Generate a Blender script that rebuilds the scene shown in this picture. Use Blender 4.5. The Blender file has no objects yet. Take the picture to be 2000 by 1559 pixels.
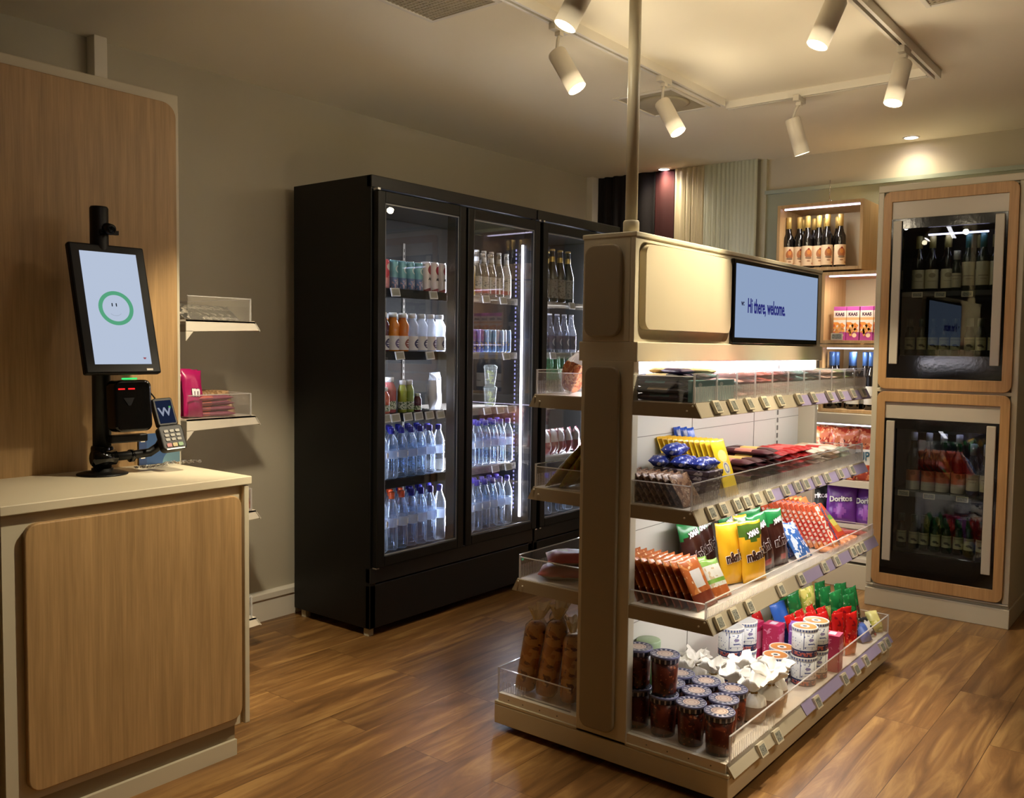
import bpy, bmesh, math, random
from mathutils import Matrix, Vector, Euler, noise
PI = math.pi
C = bpy.context.scene.collection
SC = bpy.context.scene
random.seed(7)

# ---------------------------------------------------------------- camera
cam_d = bpy.data.cameras.new('camera'); cam = bpy.data.objects.new('camera', cam_d); C.objects.link(cam)
cam_d.sensor_fit = 'HORIZONTAL'; cam_d.sensor_width = 36.0; cam_d.lens = 36.0*1757.48/2000.0
cam_d.clip_start = 0.05; cam_d.clip_end = 60
def cam_matrix(roll, pitch, yaw, loc):
    f = Vector((math.cos(pitch)*math.cos(yaw), math.cos(pitch)*math.sin(yaw), math.sin(pitch)))
    r = Vector((math.sin(yaw), -math.cos(yaw), 0)); u = r.cross(f)
    r2 = r*math.cos(roll)+u*math.sin(roll); u2 = -r*math.sin(roll)+u*math.cos(roll)
    m = Matrix((r2, u2, -f)).transposed().to_4x4(); m.translation = loc
    return m
cam.matrix_world = cam_matrix(0.012374815, -0.057022956, 0.66823348, Vector((0, 0, 1.30)))
SC.camera = cam

# ---------------------------------------------------------------- world, exposure
W = bpy.data.worlds.new('world'); SC.world = W; W.use_nodes = True
W.node_tree.nodes['Background'].inputs[0].default_value = (1.0, .78, .52, 1)
W.node_tree.nodes['Background'].inputs[1].default_value = .035
SC.view_settings.view_transform = 'Standard'; SC.view_settings.look = 'None'
SC.view_settings.gamma = 1; SC.view_settings.exposure = 0.0; SC.view_settings.use_curve_mapping = False
SC.cycles.use_denoising = True
SC.cycles.max_bounces = 10; SC.cycles.transparent_max_bounces = 40; SC.cycles.diffuse_bounces = 4
SC.cycles.glossy_bounces = 4; SC.cycles.transmission_bounces = 6
SC.cycles.caustics_reflective = False; SC.cycles.caustics_refractive = False
SC.cycles.sample_clamp_indirect = 12.0

# light levels (W)
P_SPOT = 120.0; P_DOWN = 20.0; P_LEDGE = 5.0; P_FRIDGE = 5.5; P_UNDER = 3.0; P_FILL = 3.2
WARM = (1.0, .85, .60); NEUT = (1.0, .90, .72); COOL = (.84, .88, 1.0)

# ---------------------------------------------------------------- helpers
def lin(h):
    h = h.lstrip('#'); v = [int(h[i:i+2], 16)/255 for i in (0, 2, 4)]
    return tuple(x/12.92 if x <= .04045 else ((x+.055)/1.055)**2.4 for x in v)
_m = {}
def mat(name, col, rough=.5, metal=0, spec=.5, emit=None, es=1.0, coat=0, sheen=0, bump=None):
    if name in _m: return _m[name]
    m = bpy.data.materials.new(name); m.use_nodes = True
    b = m.node_tree.nodes['Principled BSDF']
    c = lin(col) if isinstance(col, str) else col
    b.inputs['Base Color'].default_value = (*c, 1); b.inputs['Roughness'].default_value = rough
    b.inputs['Metallic'].default_value = metal; b.inputs['Specular IOR Level'].default_value = spec
    b.inputs['Coat Weight'].default_value = coat
    if emit:
        e = lin(emit) if isinstance(emit, str) else emit
        b.inputs['Emission Color'].default_value = (*e, 1); b.inputs['Emission Strength'].default_value = es
    nt = m.node_tree
    # a faint procedural mottling of the surface so no material is dead flat
    tc = nt.nodes.new('ShaderNodeTexCoord'); n = nt.nodes.new('ShaderNodeTexNoise')
    n.inputs['Scale'].default_value = bump[0] if bump else 60
    nt.links.new(tc.outputs['Object'], n.inputs['Vector'])
    bp = nt.nodes.new('ShaderNodeBump'); bp.inputs['Strength'].default_value = bump[1] if bump else .02
    bp.inputs['Distance'].default_value = .01
    nt.links.new(n.outputs['Fac'], bp.inputs['Height']); nt.links.new(bp.outputs['Normal'], b.inputs['Normal'])
    _m[name] = m; return m
def emis(name, col, s):
    if name in _m: return _m[name]
    m = bpy.data.materials.new(name); m.use_nodes = True; nt = m.node_tree; nt.nodes.clear()
    e = nt.nodes.new('ShaderNodeEmission'); o = nt.nodes.new('ShaderNodeOutputMaterial')
    c = lin(col) if isinstance(col, str) else col
    e.inputs[0].default_value = (*c, 1); e.inputs[1].default_value = s
    nt.links.new(e.outputs[0], o.inputs[0]); _m[name] = m; return m
def clear(name, tint=(1, 1, 1), body=.06, bodycol=(.8, .85, .9), refl=.5, rough=.04, edge=.5, rim=0):
    """clear plastic or glass: see-through, reflecting more at grazing angles, with a little milky body"""
    if name in _m: return _m[name]
    m = bpy.data.materials.new(name); m.use_nodes = True; nt = m.node_tree; nt.nodes.clear(); N = nt.nodes.new; L = nt.links.new
    o = N('ShaderNodeOutputMaterial'); t = N('ShaderNodeBsdfTransparent'); g = N('ShaderNodeBsdfGlossy'); d = N('ShaderNodeBsdfDiffuse'); tr = N('ShaderNodeBsdfTranslucent')
    t.inputs[0].default_value = (*tint, 1); g.inputs[0].default_value = (1, 1, 1, 1); g.inputs['Roughness'].default_value = rough
    d.inputs[0].default_value = (*bodycol, 1); tr.inputs[0].default_value = (*bodycol, 1)
    lw = N('ShaderNodeLayerWeight'); lw.inputs[0].default_value = .5
    pw = N('ShaderNodeMath'); pw.operation = 'POWER'; pw.inputs[1].default_value = 4.0; L(lw.outputs['Facing'], pw.inputs[0])
    ma = N('ShaderNodeMath'); ma.operation = 'MULTIPLY_ADD'; ma.inputs[1].default_value = .9; ma.inputs[2].default_value = .035+.03*edge; L(pw.outputs[0], ma.inputs[0])
    a = N('ShaderNodeMixShader'); b = N('ShaderNodeMixShader'); c = N('ShaderNodeMixShader')
    L(d.outputs[0], c.inputs[1]); L(tr.outputs[0], c.inputs[2]); c.inputs[0].default_value = .5
    a.inputs[0].default_value = body; L(t.outputs[0], a.inputs[1]); L(c.outputs[0], a.inputs[2])
    if rim:   # pale outline stands in for highlight lines along the edges
        rp = N('ShaderNodeMath'); rp.operation = 'POWER'; rp.inputs[1].default_value = 2.2; L(lw.outputs['Facing'], rp.inputs[0])
        rm = N('ShaderNodeMath'); rm.operation = 'MULTIPLY_ADD'; rm.inputs[1].default_value = rim; rm.inputs[2].default_value = body; L(rp.outputs[0], rm.inputs[0]); L(rm.outputs[0], a.inputs[0])
    mu = N('ShaderNodeMath'); mu.operation = 'MULTIPLY'; mu.inputs[1].default_value = refl; L(ma.outputs[0], mu.inputs[0])
    L(mu.outputs[0], b.inputs[0]); L(a.outputs[0], b.inputs[1]); L(g.outputs[0], b.inputs[2]); L(b.outputs[0], o.inputs[0])
    _m[name] = m; return m
def decal(name, base, layers, rough=.4, metal=0, spec=.5, bump=.0, alpha=None):
    """printed surface: shapes given in the object's own metres, on the side that faces local -y"""
    if name in _m: return _m[name]
    m = bpy.data.materials.new(name); m.use_nodes = True; nt = m.node_tree; N = nt.nodes.new; L = nt.links.new
    b = nt.nodes['Principled BSDF']; b.inputs['Roughness'].default_value = rough; b.inputs['Metallic'].default_value = metal
    b.inputs['Specular IOR Level'].default_value = spec
    tc = N('ShaderNodeTexCoord'); sx = N('ShaderNodeSeparateXYZ'); L(tc.outputs['Object'], sx.inputs[0])
    def M(op, a, b_=None):
        n = N('ShaderNodeMath'); n.operation = op
        for i, v in enumerate((a, b_)):
            if v is None: continue
            if hasattr(v, 'links'): L(v, n.inputs[i])
            else: n.inputs[i].default_value = v
        return n.outputs[0]
    X, Y, Z = sx.outputs
    front = M('LESS_THAN', Y, 0.0)
    def rng(v, lo, hi): return M('MULTIPLY', M('GREATER_THAN', v, lo), M('LESS_THAN', v, hi))
    cur = None
    c0 = N('ShaderNodeRGB'); c0.outputs[0].default_value = (*lin(base), 1); cur = c0.outputs[0]
    for ly in layers:
        k = ly[0]
        if k == 'band': f = rng(Z, ly[1], ly[2]); col = ly[3]
        elif k == 'rect': f = M('MULTIPLY', M('MULTIPLY', rng(X, ly[1], ly[2]), rng(Z, ly[3], ly[4])), front); col = ly[5]
        elif k == 'ring':   # emblem in the top view, repeated round: used on lids
            rr = M('SQRT', M('ADD', M('MULTIPLY', X, X), M('MULTIPLY', Y, Y))); f = rng(rr, ly[1], ly[2]); col = ly[3]
        elif k == 'dots':   # ring of dots on a lid: radius, dot radius, count
            rr = M('SQRT', M('ADD', M('MULTIPLY', X, X), M('MULTIPLY', Y, Y))); an = M('ARCTAN2', Y, X)
            c_ = M('COSINE', M('MULTIPLY', an, ly[3])); f = M('MULTIPLY', rng(rr, ly[1]-ly[2], ly[1]+ly[2]), M('GREATER_THAN', c_, .2)); col = ly[4]
        elif k == 'disc':
            dx = M('DIVIDE', M('SUBTRACT', X, ly[1]), ly[3]); dz = M('DIVIDE', M('SUBTRACT', Z, ly[2]), ly[4])
            f = M('MULTIPLY', M('LESS_THAN', M('ADD', M('MULTIPLY', dx, dx), M('MULTIPLY', dz, dz)), 1.0), front); col = ly[5]
        elif k == 'stripes':  # vertical stripes by angle
            an = M('ARCTAN2', Y, X); c_ = M('COSINE', M('MULTIPLY', an, ly[1])); f = M('MULTIPLY', M('GREATER_THAN', c_, ly[2]), rng(Z, ly[3], ly[4])); col = ly[5]
        elif k == 'noise':
            n = N('ShaderNodeTexNoise'); n.inputs['Scale'].default_value = ly[1]; n.inputs['Detail'].default_value = 1; L(tc.outputs['Object'], n.inputs['Vector'])
            f = M('MULTIPLY', M('GREATER_THAN', n.outputs['Fac'], ly[2]), rng(Z, ly[4], ly[5])) if len(ly) > 4 else M('GREATER_THAN', n.outputs['Fac'], ly[2]); col = ly[3]
        mx = N('ShaderNodeMixRGB'); L(f, mx.inputs[0]); L(cur, mx.inputs[1]); mx.inputs[2].default_value = (*lin(col), 1); cur = mx.outputs[0]
    L(cur, b.inputs['Base Color'])
    if bump:
        n = N('ShaderNodeTexNoise'); n.inputs['Scale'].default_value = 45; n.inputs['Detail'].default_value = 3; L(tc.outputs['Object'], n.inputs['Vector'])
        bp = N('ShaderNodeBump'); bp.inputs['Strength'].default_value = bump; bp.inputs['Distance'].default_value = .02
        L(n.outputs['Fac'], bp.inputs['Height']); L(bp.outputs[0], b.inputs['Normal'])
    _m[name] = m; return m
def wood(name, c1, c2, axis='Z', scale=1.0, rough=.45):
    if name in _m: return _m[name]
    m = bpy.data.materials.new(name); m.use_nodes = True; nt = m.node_tree; N = nt.nodes.new; L = nt.links.new
    b = nt.nodes['Principled BSDF']; b.inputs['Roughness'].default_value = rough
    tc = N('ShaderNodeTexCoord'); mp = N('ShaderNodeMapping'); L(tc.outputs['Object'], mp.inputs[0])
    s = {'Z': (9, 9, .55), 'X': (.55, 9, 9), 'Y': (9, .55, 9)}[axis]; mp.inputs['Scale'].default_value = tuple(v*scale for v in s)
    n = N('ShaderNodeTexNoise'); n.inputs['Scale'].default_value = 4; n.inputs['Detail'].default_value = 6; n.inputs['Roughness'].default_value = .62; n.inputs['Distortion'].default_value = .35
    L(mp.outputs[0], n.inputs['Vector'])
    mp2 = N('ShaderNodeMapping'); L(tc.outputs['Object'], mp2.inputs[0]); s2 = {'Z': (120, 120, 2.5), 'X': (2.5, 120, 120), 'Y': (120, 2.5, 120)}[axis]; mp2.inputs['Scale'].default_value = s2
    n2 = N('ShaderNodeTexNoise'); n2.inputs['Scale'].default_value = 2.2; n2.inputs['Detail'].default_value = 2; L(mp2.outputs[0], n2.inputs['Vector'])
    cr = N('ShaderNodeValToRGB'); cr.color_ramp.elements[0].position = .3; cr.color_ramp.elements[1].position = .72
    cr.color_ramp.elements[0].color = (*lin(c2), 1); cr.color_ramp.elements[1].color = (*lin(c1), 1); L(n.outputs['Fac'], cr.inputs[0])
    cr2 = N('ShaderNodeValToRGB'); cr2.color_ramp.elements[0].position = .35; cr2.color_ramp.elements[0].color = (.78, .76, .72, 1); cr2.color_ramp.elements[1].position = .6; cr2.color_ramp.elements[1].color = (1, 1, 1, 1); L(n2.outputs['Fac'], cr2.inputs[0])
    mx = N('ShaderNodeMixRGB'); mx.blend_type = 'MULTIPLY'; mx.inputs[0].default_value = .6; L(cr.outputs[0], mx.inputs[1]); L(cr2.outputs[0], mx.inputs[2]); L(mx.outputs[0], b.inputs['Base Color'])
    _m[name] = m; return m
def floor_mat():
    m = bpy.data.materials.new('plank_floor'); m.use_nodes = True; nt = m.node_tree; N = nt.nodes.new; L = nt.links.new
    b = nt.nodes['Principled BSDF']
    tc = N('ShaderNodeTexCoord')
    br = N('ShaderNodeTexBrick'); br.inputs['Scale'].default_value = 1; br.inputs['Brick Width'].default_value = 1.25; br.inputs['Row Height'].default_value = .185
    br.inputs['Mortar Size'].default_value = .0012; br.inputs['Mortar Smooth'].default_value = .2; br.offset = .37; br.inputs['Bias'].default_value = 0
    br.inputs['Color1'].default_value = (0, 0, 0, 1); br.inputs['Color2'].default_value = (1, 1, 1, 1); br.inputs['Mortar'].default_value = (.5, .5, .5, 1)
    L(tc.outputs['Object'], br.inputs['Vector'])
    # grain, shifted per plank
    ad = N('ShaderNodeVectorMath'); ad.operation = 'ADD'; sc = N('ShaderNodeVectorMath'); sc.operation = 'SCALE'; sc.inputs['Scale'].default_value = 7.3
    L(br.outputs['Color'], sc.inputs[0]); L(tc.outputs['Object'], ad.inputs[0]); L(sc.outputs[0], ad.inputs[1])
    mp = N('ShaderNodeMapping'); mp.inputs['Scale'].default_value = (1.1, 9, 1); L(ad.outputs[0], mp.inputs[0])
    n = N('ShaderNodeTexNoise'); n.inputs['Scale'].default_value = 1.7; n.inputs['Detail'].default_value = 7; n.inputs['Roughness'].default_value = .6; n.inputs['Distortion'].default_value = 1.1; L(mp.outputs[0], n.inputs['Vector'])
    cr = N('ShaderNodeValToRGB'); e = cr.color_ramp.elements; e[0].position = .28; e[0].color = (*lin('5f4325'), 1); e[1].position = .7; e[1].color = (*lin('ae8a54'), 1)
    k = e.new(.5); k.color = (*lin('866238'), 1); L(n.outputs['Fac'], cr.inputs[0])
    hsv = N('ShaderNodeMixRGB'); hsv.blend_type = 'MULTIPLY'; hsv.inputs[0].default_value = 1
    cr2 = N('ShaderNodeValToRGB'); cr2.color_ramp.elements[0].color = (.74, .70, .66, 1); cr2.color_ramp.elements[1].color = (1.08, 1.04, 1, 1); L(br.outputs['Color'], cr2.inputs[0])
    L(cr.outputs[0], hsv.inputs[1]); L(cr2.outputs[0], hsv.inputs[2])
    mo = N('ShaderNodeMixRGB'); mo.blend_type = 'MULTIPLY'; L(br.outputs['Fac'], mo.inputs[0]); L(hsv.outputs[0], mo.inputs[1]); mo.inputs[2].default_value = (.35, .3, .25, 1)
    L(mo.outputs[0], b.inputs['Base Color']); b.inputs['Roughness'].default_value = .38
    bp = N('ShaderNodeBump'); bp.inputs['Strength'].default_value = .12; bp.inputs['Distance'].default_value = .003; L(n.outputs['Fac'], bp.inputs['Height']); L(bp.outputs[0], b.inputs['Normal'])
    _m['plank_floor'] = m; return m

class MB:
    def __init__(s): s.v = []; s.f = []; s.m = []; s.sm = []
    def add(s, vs, fs, mi=0, smooth=False, M=None):
        o = len(s.v)
        s.v += [tuple(M @ Vector(p)) if M else tuple(p) for p in vs]
        for i, f in enumerate(fs):
            s.f.append([o+k for k in f]); s.m.append(mi[i] if isinstance(mi, (list, tuple)) else mi); s.sm.append(smooth)
        return s
    def box(s, x0, x1, y0, y1, z0, z1, mi=0, M=None):
        vs = [(x, y, z) for z in (z0, z1) for y in (y0, y1) for x in (x0, x1)]
        return s.add(vs, [(0, 2, 3, 1), (4, 5, 7, 6), (0, 1, 5, 4), (2, 6, 7, 3), (0, 4, 6, 2), (1, 3, 7, 5)], mi, False, M)
    def prism(s, poly, a0, a1, axis='y', mi=0, M=None, smooth=False):
        """2D polygon extruded along axis; poly in the two remaining axes in order"""
        n = len(poly)
        def P(u, w, a): return {'y': (u, a, w), 'x': (a, u, w), 'z': (u, w, a)}[axis]
        vs = [P(u, w, a0) for u, w in poly]+[P(u, w, a1) for u, w in poly]
        fs = [tuple(range(n)), tuple(range(2*n-1, n-1, -1))]+[(i, n+i, n+(i+1) % n, (i+1) % n) for i in range(n)]
        return s.add(vs, fs, mi, smooth, M)
    def lathe(s, prof, seg=20, mi=0, M=None, caps=True, smooth=True):
        vs = []; fs = []; ms = []
        for r, z in prof:
            for k in range(seg): a = 2*PI*k/seg; vs.append((r*math.cos(a), r*math.sin(a), z))
        for i in range(len(prof)-1):
            for k in range(seg):
                k2 = (k+1) % seg; fs.append((i*seg+k, i*seg+k2, (i+1)*seg+k2, (i+1)*seg+k)); ms.append(mi[i] if isinstance(mi, (list, tuple)) else mi)
        if caps:
            fs.append(tuple(range(seg-1, -1, -1))); ms.append(ms[0]); fs.append(tuple((len(prof)-1)*seg+k for k in range(seg))); ms.append(ms[-2])
        return s.add(vs, fs, ms, smooth, M)
    def tube(s, pts, r, seg=8, mi=0, closed=False):
        pts = [Vector(p) for p in pts]; n = len(pts); vs = []; fs = []; up = None
        for i, p in enumerate(pts):
            t = ((pts[(i+1) % n]-pts[i-1]) if closed else (pts[min(i+1, n-1)]-pts[max(i-1, 0)])).normalized()
            if up is None: up = t.orthogonal().normalized()
            up = (up-t*up.dot(t)).normalized(); w = t.cross(up)
            for k in range(seg): a = 2*PI*k/seg; vs.append(tuple(p+up*(r*math.cos(a))+w*(r*math.sin(a))))
        for i in range(n if closed else n-1):
            j = (i+1) % n
            for k in range(seg): fs.append((i*seg+k, j*seg+k, j*seg+(k+1) % seg, i*seg+(k+1) % seg))
        if not closed: fs.append(tuple(range(seg))); fs.append(tuple((n-1)*seg+k for k in range(seg-1, -1, -1)))
        return s.add(vs, fs, mi, True)
    def build(s, name, mats, parent=None, loc=None, rot=None, bevel=0, seg=2):
        me = bpy.data.meshes.new(name); me.from_pydata(s.v, [], s.f)
        ml = mats if isinstance(mats, (list, tuple)) else [mats]
        for m in ml: me.materials.append(m)
        me.polygons.foreach_set('material_index', [min(k, len(ml)-1) for k in s.m]); me.polygons.foreach_set('use_smooth', s.sm)
        bm = bmesh.new(); bm.from_mesh(me); bmesh.ops.recalc_face_normals(bm, faces=bm.faces); bm.to_mesh(me); bm.free(); me.update()
        o = bpy.data.objects.new(name, me); C.objects.link(o)
        if parent: o.parent = parent
        if loc is not None: o.location = loc
        if rot is not None: o.rotation_euler = rot
        if bevel:
            b = o.modifiers.new('bevel', 'BEVEL'); b.width = bevel; b.segments = seg; b.limit_method = 'ANGLE'; b.angle_limit = math.radians(40)
        return o
def rrect(x0, x1, z0, z1, r, n=6):
    p = []
    for cx, cz, a0 in ((x1-r, z1-r, 0), (x0+r, z1-r, PI/2), (x0+r, z0+r, PI), (x1-r, z0+r, 1.5*PI)):
        for k in range(n+1): a = a0+PI/2*k/n; p.append((cx+r*math.cos(a), cz+r*math.sin(a)))
    return p
def ring_prism(outer, inner, a0, a1, axis='x'):
    m = MB(); n = len(outer); vs = []
    def P(u, w, a): return (a, u, w) if axis == 'x' else (u, a, w)
    for L in (outer, inner):
        for a in (a0, a1): vs += [P(u, w, a) for u, w in L]
    fs = []
    for i in range(n):
        j = (i+1) % n
        fs += [(i, j, 2*n+j, 2*n+i), (n+i, 3*n+i, 3*n+j, n+j), (i, n+i, n+j, j), (2*n+i, 2*n+j, 3*n+j, 3*n+i)]
    return m.add(vs, fs)
def tag(o, label, cat, group=None, kind=None):
    o['label'] = label; o['category'] = cat
    if group: o['group'] = group
    if kind: o['kind'] = kind
    return o
def thing(name, label, cat, loc=(0, 0, 0), rz=0, group=None):
    o = bpy.data.objects.new(name, None); C.objects.link(o); o.location = loc; o.rotation_euler = (0, 0, rz); o.empty_display_size = .05
    return tag(o, label, cat, group)
def struct(o): o['kind'] = 'structure'; return o
def copy_tree(o, parent=None):
    c = o.copy(); C.objects.link(c)
    if parent: c.parent = parent; c.matrix_parent_inverse = o.matrix_parent_inverse
    for ch in o.children: copy_tree(ch, c)
    return c
_proto = {}
def settle(o, z):
    """rest a tilted item on its shelf and keep it off the panel behind it"""
    M_ = Matrix.LocRotScale(o.location, o.rotation_euler, o.scale); lo = 9; hy = -9; ly = 9; lx = 9
    for q in [o]+list(o.children):
        if q.type != 'MESH': continue
        Mq = M_ if q is o else M_@Matrix.LocRotScale(q.location, q.rotation_euler, q.scale)
        for v in q.data.vertices:
            p = Mq@v.co; lo = min(lo, p.z); hy = max(hy, p.y); ly = min(ly, p.y); lx = min(lx, p.x)
    o.location.z += z+.0008-lo
    if 2.3 < o.location.x < 3.95:
        if o.location.y < 1.47 and hy > 1.449: o.location.y -= hy-1.449
        if o.location.y > 1.47 and ly < 1.496: o.location.y += 1.496-ly
        if lx < 2.341: o.location.x += 2.341-lx
def place(key, builder, loc, rot=(0, 0, 0), label=None, cat=None, group=None, scale=None):
    """first call builds the item with its parts, later calls copy it and its parts"""
    if key not in _proto: _proto[key] = o = builder()
    else: o = copy_tree(_proto[key])
    label = label.replace('from the left', 'from the curtain side' if loc[0] > 4.7 else 'from the checkout side' if loc[1] > 2.8 and loc[0] > 2.6 else 'from the pole end')
    o.location = loc; o.rotation_euler = rot if not isinstance(rot, (int, float)) else (0, 0, rot)
    o.scale = scale if scale else (1, 1, 1)
    if o.rotation_euler[0] or o.rotation_euler[1]: settle(o, loc[2])
    tag(o, label, cat)
    if group: o['group'] = group
    elif 'group' in o: del o['group']
    return o
ORD = 'first second third fourth fifth sixth seventh eighth ninth tenth eleventh twelfth thirteenth fourteenth fifteenth sixteenth'.split()
def root(name):
    o = bpy.data.objects.new(name, None); C.objects.link(o); o.empty_display_size = .03; return o

_tx = {}
def text_mesh(s, size, ext=.0006, bold=0.0, shear=0.0, res=3):
    k = (s, size, ext, bold, shear)
    if k in _tx: return _tx[k]
    cu = bpy.data.curves.new('t', 'FONT'); cu.body = s; cu.size = size; cu.extrude = ext; cu.offset = bold*size; cu.shear = shear
    cu.align_x = 'CENTER'; cu.align_y = 'CENTER'; cu.resolution_u = res
    o = bpy.data.objects.new('t', cu); C.objects.link(o); bpy.context.view_layer.update()
    me = bpy.data.meshes.new_from_object(o.evaluated_get(bpy.context.evaluated_depsgraph_get()))
    bpy.data.objects.remove(o); _tx[k] = me; return me
def lettering(s, size, m, parent, x=0, z=0, y=0, surf=None, bold=0.0, sx=1.0, tilt=0.0, rot=None, ext=.0006, name='lettering', shear=0.0):
    """text read from local -y, standing in the x-z plane (or laid over surf(x, z) -> y)"""
    me = text_mesh(s, size, ext, bold, shear).copy()
    for v in me.vertices:
        a, b, c = v.co.x*sx, v.co.y, v.co.z
        a, b = a*math.cos(tilt)-b*math.sin(tilt), a*math.sin(tilt)+b*math.cos(tilt)
        px, pz = a+x, b+z; py = (surf(px, pz) if surf else y)-c
        v.co = (px, py, pz)
    me.materials.clear(); me.materials.append(m)
    o = bpy.data.objects.new(name, me); C.objects.link(o); o.parent = parent
    if rot is not None: o.rotation_euler = rot
    return o

# ---------------------------------------------------------------- lamps
def spot(loc, d, power, angle, col=WARM, blend=.6, r=.025):
    l = bpy.data.lights.new('lamp', 'SPOT'); l.energy = power; l.spot_size = math.radians(angle); l.spot_blend = blend; l.color = col; l.shadow_soft_size = r
    o = bpy.data.objects.new('lamp', l); C.objects.link(o); o.location = loc; o.rotation_euler = Vector(d).to_track_quat('-Z', 'Y').to_euler(); return o
def area(loc, d, sx, sy, power, col=COOL, up='Y', name='lamp', spread=180):
    l = bpy.data.lights.new(name, 'AREA'); l.shape = 'RECTANGLE'; l.size = sx; l.size_y = sy; l.energy = power; l.color = col; l.spread = math.radians(spread)
    o = bpy.data.objects.new(name, l); C.objects.link(o); o.location = loc; o.rotation_euler = Vector(d).to_track_quat('-Z', up).to_euler(); return o

# ---------------------------------------------------------------- shared materials
M_wall = mat('wall_paint', 'bab39f', .8, bump=(180, .04)); M_ceil = mat('ceiling_paint', 'f2ead6', .85, bump=(140, .03))
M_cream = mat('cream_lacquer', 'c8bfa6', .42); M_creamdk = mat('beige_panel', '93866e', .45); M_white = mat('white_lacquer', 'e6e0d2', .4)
M_whitem = mat('white_metal', 'd8d0c0', .38, bump=(90, .02)); M_panelw = mat('shelf_back', 'd9d6cc', .5)
M_oak = wood('oak_veneer', 'bf9b6a', '9f7f55', 'Z'); M_oakl = wood('light_oak', 'cfae7e', 'b8935f', 'Z'); M_oaky = wood('oak_frame', 'c49a66', 'a87e4d', 'Z', 1.4)
M_black = mat('black_metal', '0a0a09', .42, spec=.35); M_blackp = mat('black_plastic', '060606', .45, spec=.3); M_blackg = mat('black_gloss', '050505', .12)
M_glass = clear('door_glass', (.93, .94, .94), .0, refl=.9, rough=.0, edge=.35)
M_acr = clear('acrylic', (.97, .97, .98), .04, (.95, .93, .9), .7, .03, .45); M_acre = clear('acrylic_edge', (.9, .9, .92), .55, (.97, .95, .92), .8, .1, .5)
M_floor = floor_mat()
M_chrome = mat('chrome', 'cccccc', .2, metal=1); M_led = emis('led_cool', 'eeeaff', 14); M_led2 = emis('led_violet', 'e8ddff', 5); M_lens = emis('lamp_lens', 'fff0f4', 30)
M_silver = mat('brushed_silver', 'a9a49a', .35, metal=.4); M_tagw = mat('tag_case', 'c9c0a8', .4); M_tags = decal('tag_screen', '8e8f84', [('noise', 260, .56, '4b4c48')], .3)
M_lilac = mat('lilac_strip', '968cb0', .45); M_clearcap = clear('clear_cap', (.95, .95, .95), .3)

# ================================================================= structure
YW, XB, ZC = 3.511, 5.40, 2.48
struct(MB().box(-2.6, 6.0, -2.2, 3.7, -.06, 0).build('floor', M_floor))
struct(MB().box(-2.6, 6.0, -2.2, 3.7, ZC, ZC+.06).build('ceiling', M_ceil))
struct(MB().box(-2.6, 5.6, YW, YW+.1, 0, ZC).build('wall_left', M_wall))
M_wallb = mat('back_wall_paint', 'cbc2aa', .8, bump=(180, .04))
struct(MB().box(XB, XB+.1, -2.2, 3.6, 0, ZC).build('wall_back', M_wallb))
struct(MB().box(-2.7, -2.6, -2.2, 3.7, 0, ZC).build('wall_front', M_wall))
struct(MB().box(-2.6, 5.6, -2.3, -2.2, 0, ZC).build('wall_right', M_wall))
bb = MB().prism([(YW, 0), (YW-.022, 0), (YW-.022, .105), (YW-.03, .105), (YW-.03, .13), (YW-.012, .14), (YW, .14)], -2.6, 5.4, 'x')
struct(bb.build('baseboard_left', M_white))
# cable duct strips on the left wall, near the ceiling
struct(MB().box(1.76, 1.812, YW-.06, YW, 0.14, ZC).build('trim_1', M_white, bevel=.003))
struct(MB().box(5.25, 5.33, YW-.05, YW, 0.14, ZC).build('trim_2', M_white, bevel=.003))
# back wall: greenish glass partition strip with its thin rail and the white post beside the curtain
M_gpart = mat('frosted_glass', 'a9ad97', .2, spec=.6)
struct(MB().box(XB-.015, XB, .0, 2.262, .0, 2.262).build('window_1', M_gpart))
struct(MB().box(XB-.035, XB-.0, .0, 2.27, 2.262, 2.285).build('trim_3', mat('rail_green_grey', 'aab4a4', .35)))
struct(MB().box(XB-.03, XB, 2.262, 2.30, 0, ZC).build('trim_4', mat('post_cream', 'c9c4aa', .5)))

# ================================================================= ceiling fittings
def track(name, x0, x1, y0, y1, label):
    t = thing(name, label, 'track', ((x0+x1)/2, (y0+y1)/2, ZC))
    lx, ly = (x1-x0)/2, (y1-y0)/2; h = .034
    if lx > ly:
        MB().box(-lx, lx, -ly, -ly*.35, -h, 0).box(-lx, lx, ly*.35, ly, -h, 0).box(-lx, lx, -ly*.35, ly*.35, -.008, 0).build('rail', M_white, t)
        MB().box(-lx, lx, -ly*.33, ly*.33, -.0105, -.0085).build('slot', M_blackp, t)
    else:
        MB().box(-lx, -lx*.35, -ly, ly, -h, 0).box(lx*.35, lx, -ly, ly, -h, 0).box(-lx*.35, lx*.35, -ly, ly, -.008, 0).build('rail', M_white, t)
        MB().box(-lx*.33, lx*.33, -ly, ly, -.0105, -.0085).build('slot', M_blackp, t)
track('ceiling_track', .6, 3.99, 1.893, 1.93, 'white ceiling track running over the aisle beside the fridges')
track('ceiling_track', .6, 4.11, .98, 1.017, 'white ceiling track on the right, running toward the wine cabinets')
track('ceiling_track', 4.03, 4.067, 1.02, 1.91, 'white cross track joining the two long ceiling tracks at the far end')
track('ceiling_track', 2.16, 2.20, 1.02, 1.89, 'white cross track over the near end of the island shelf')
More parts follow.
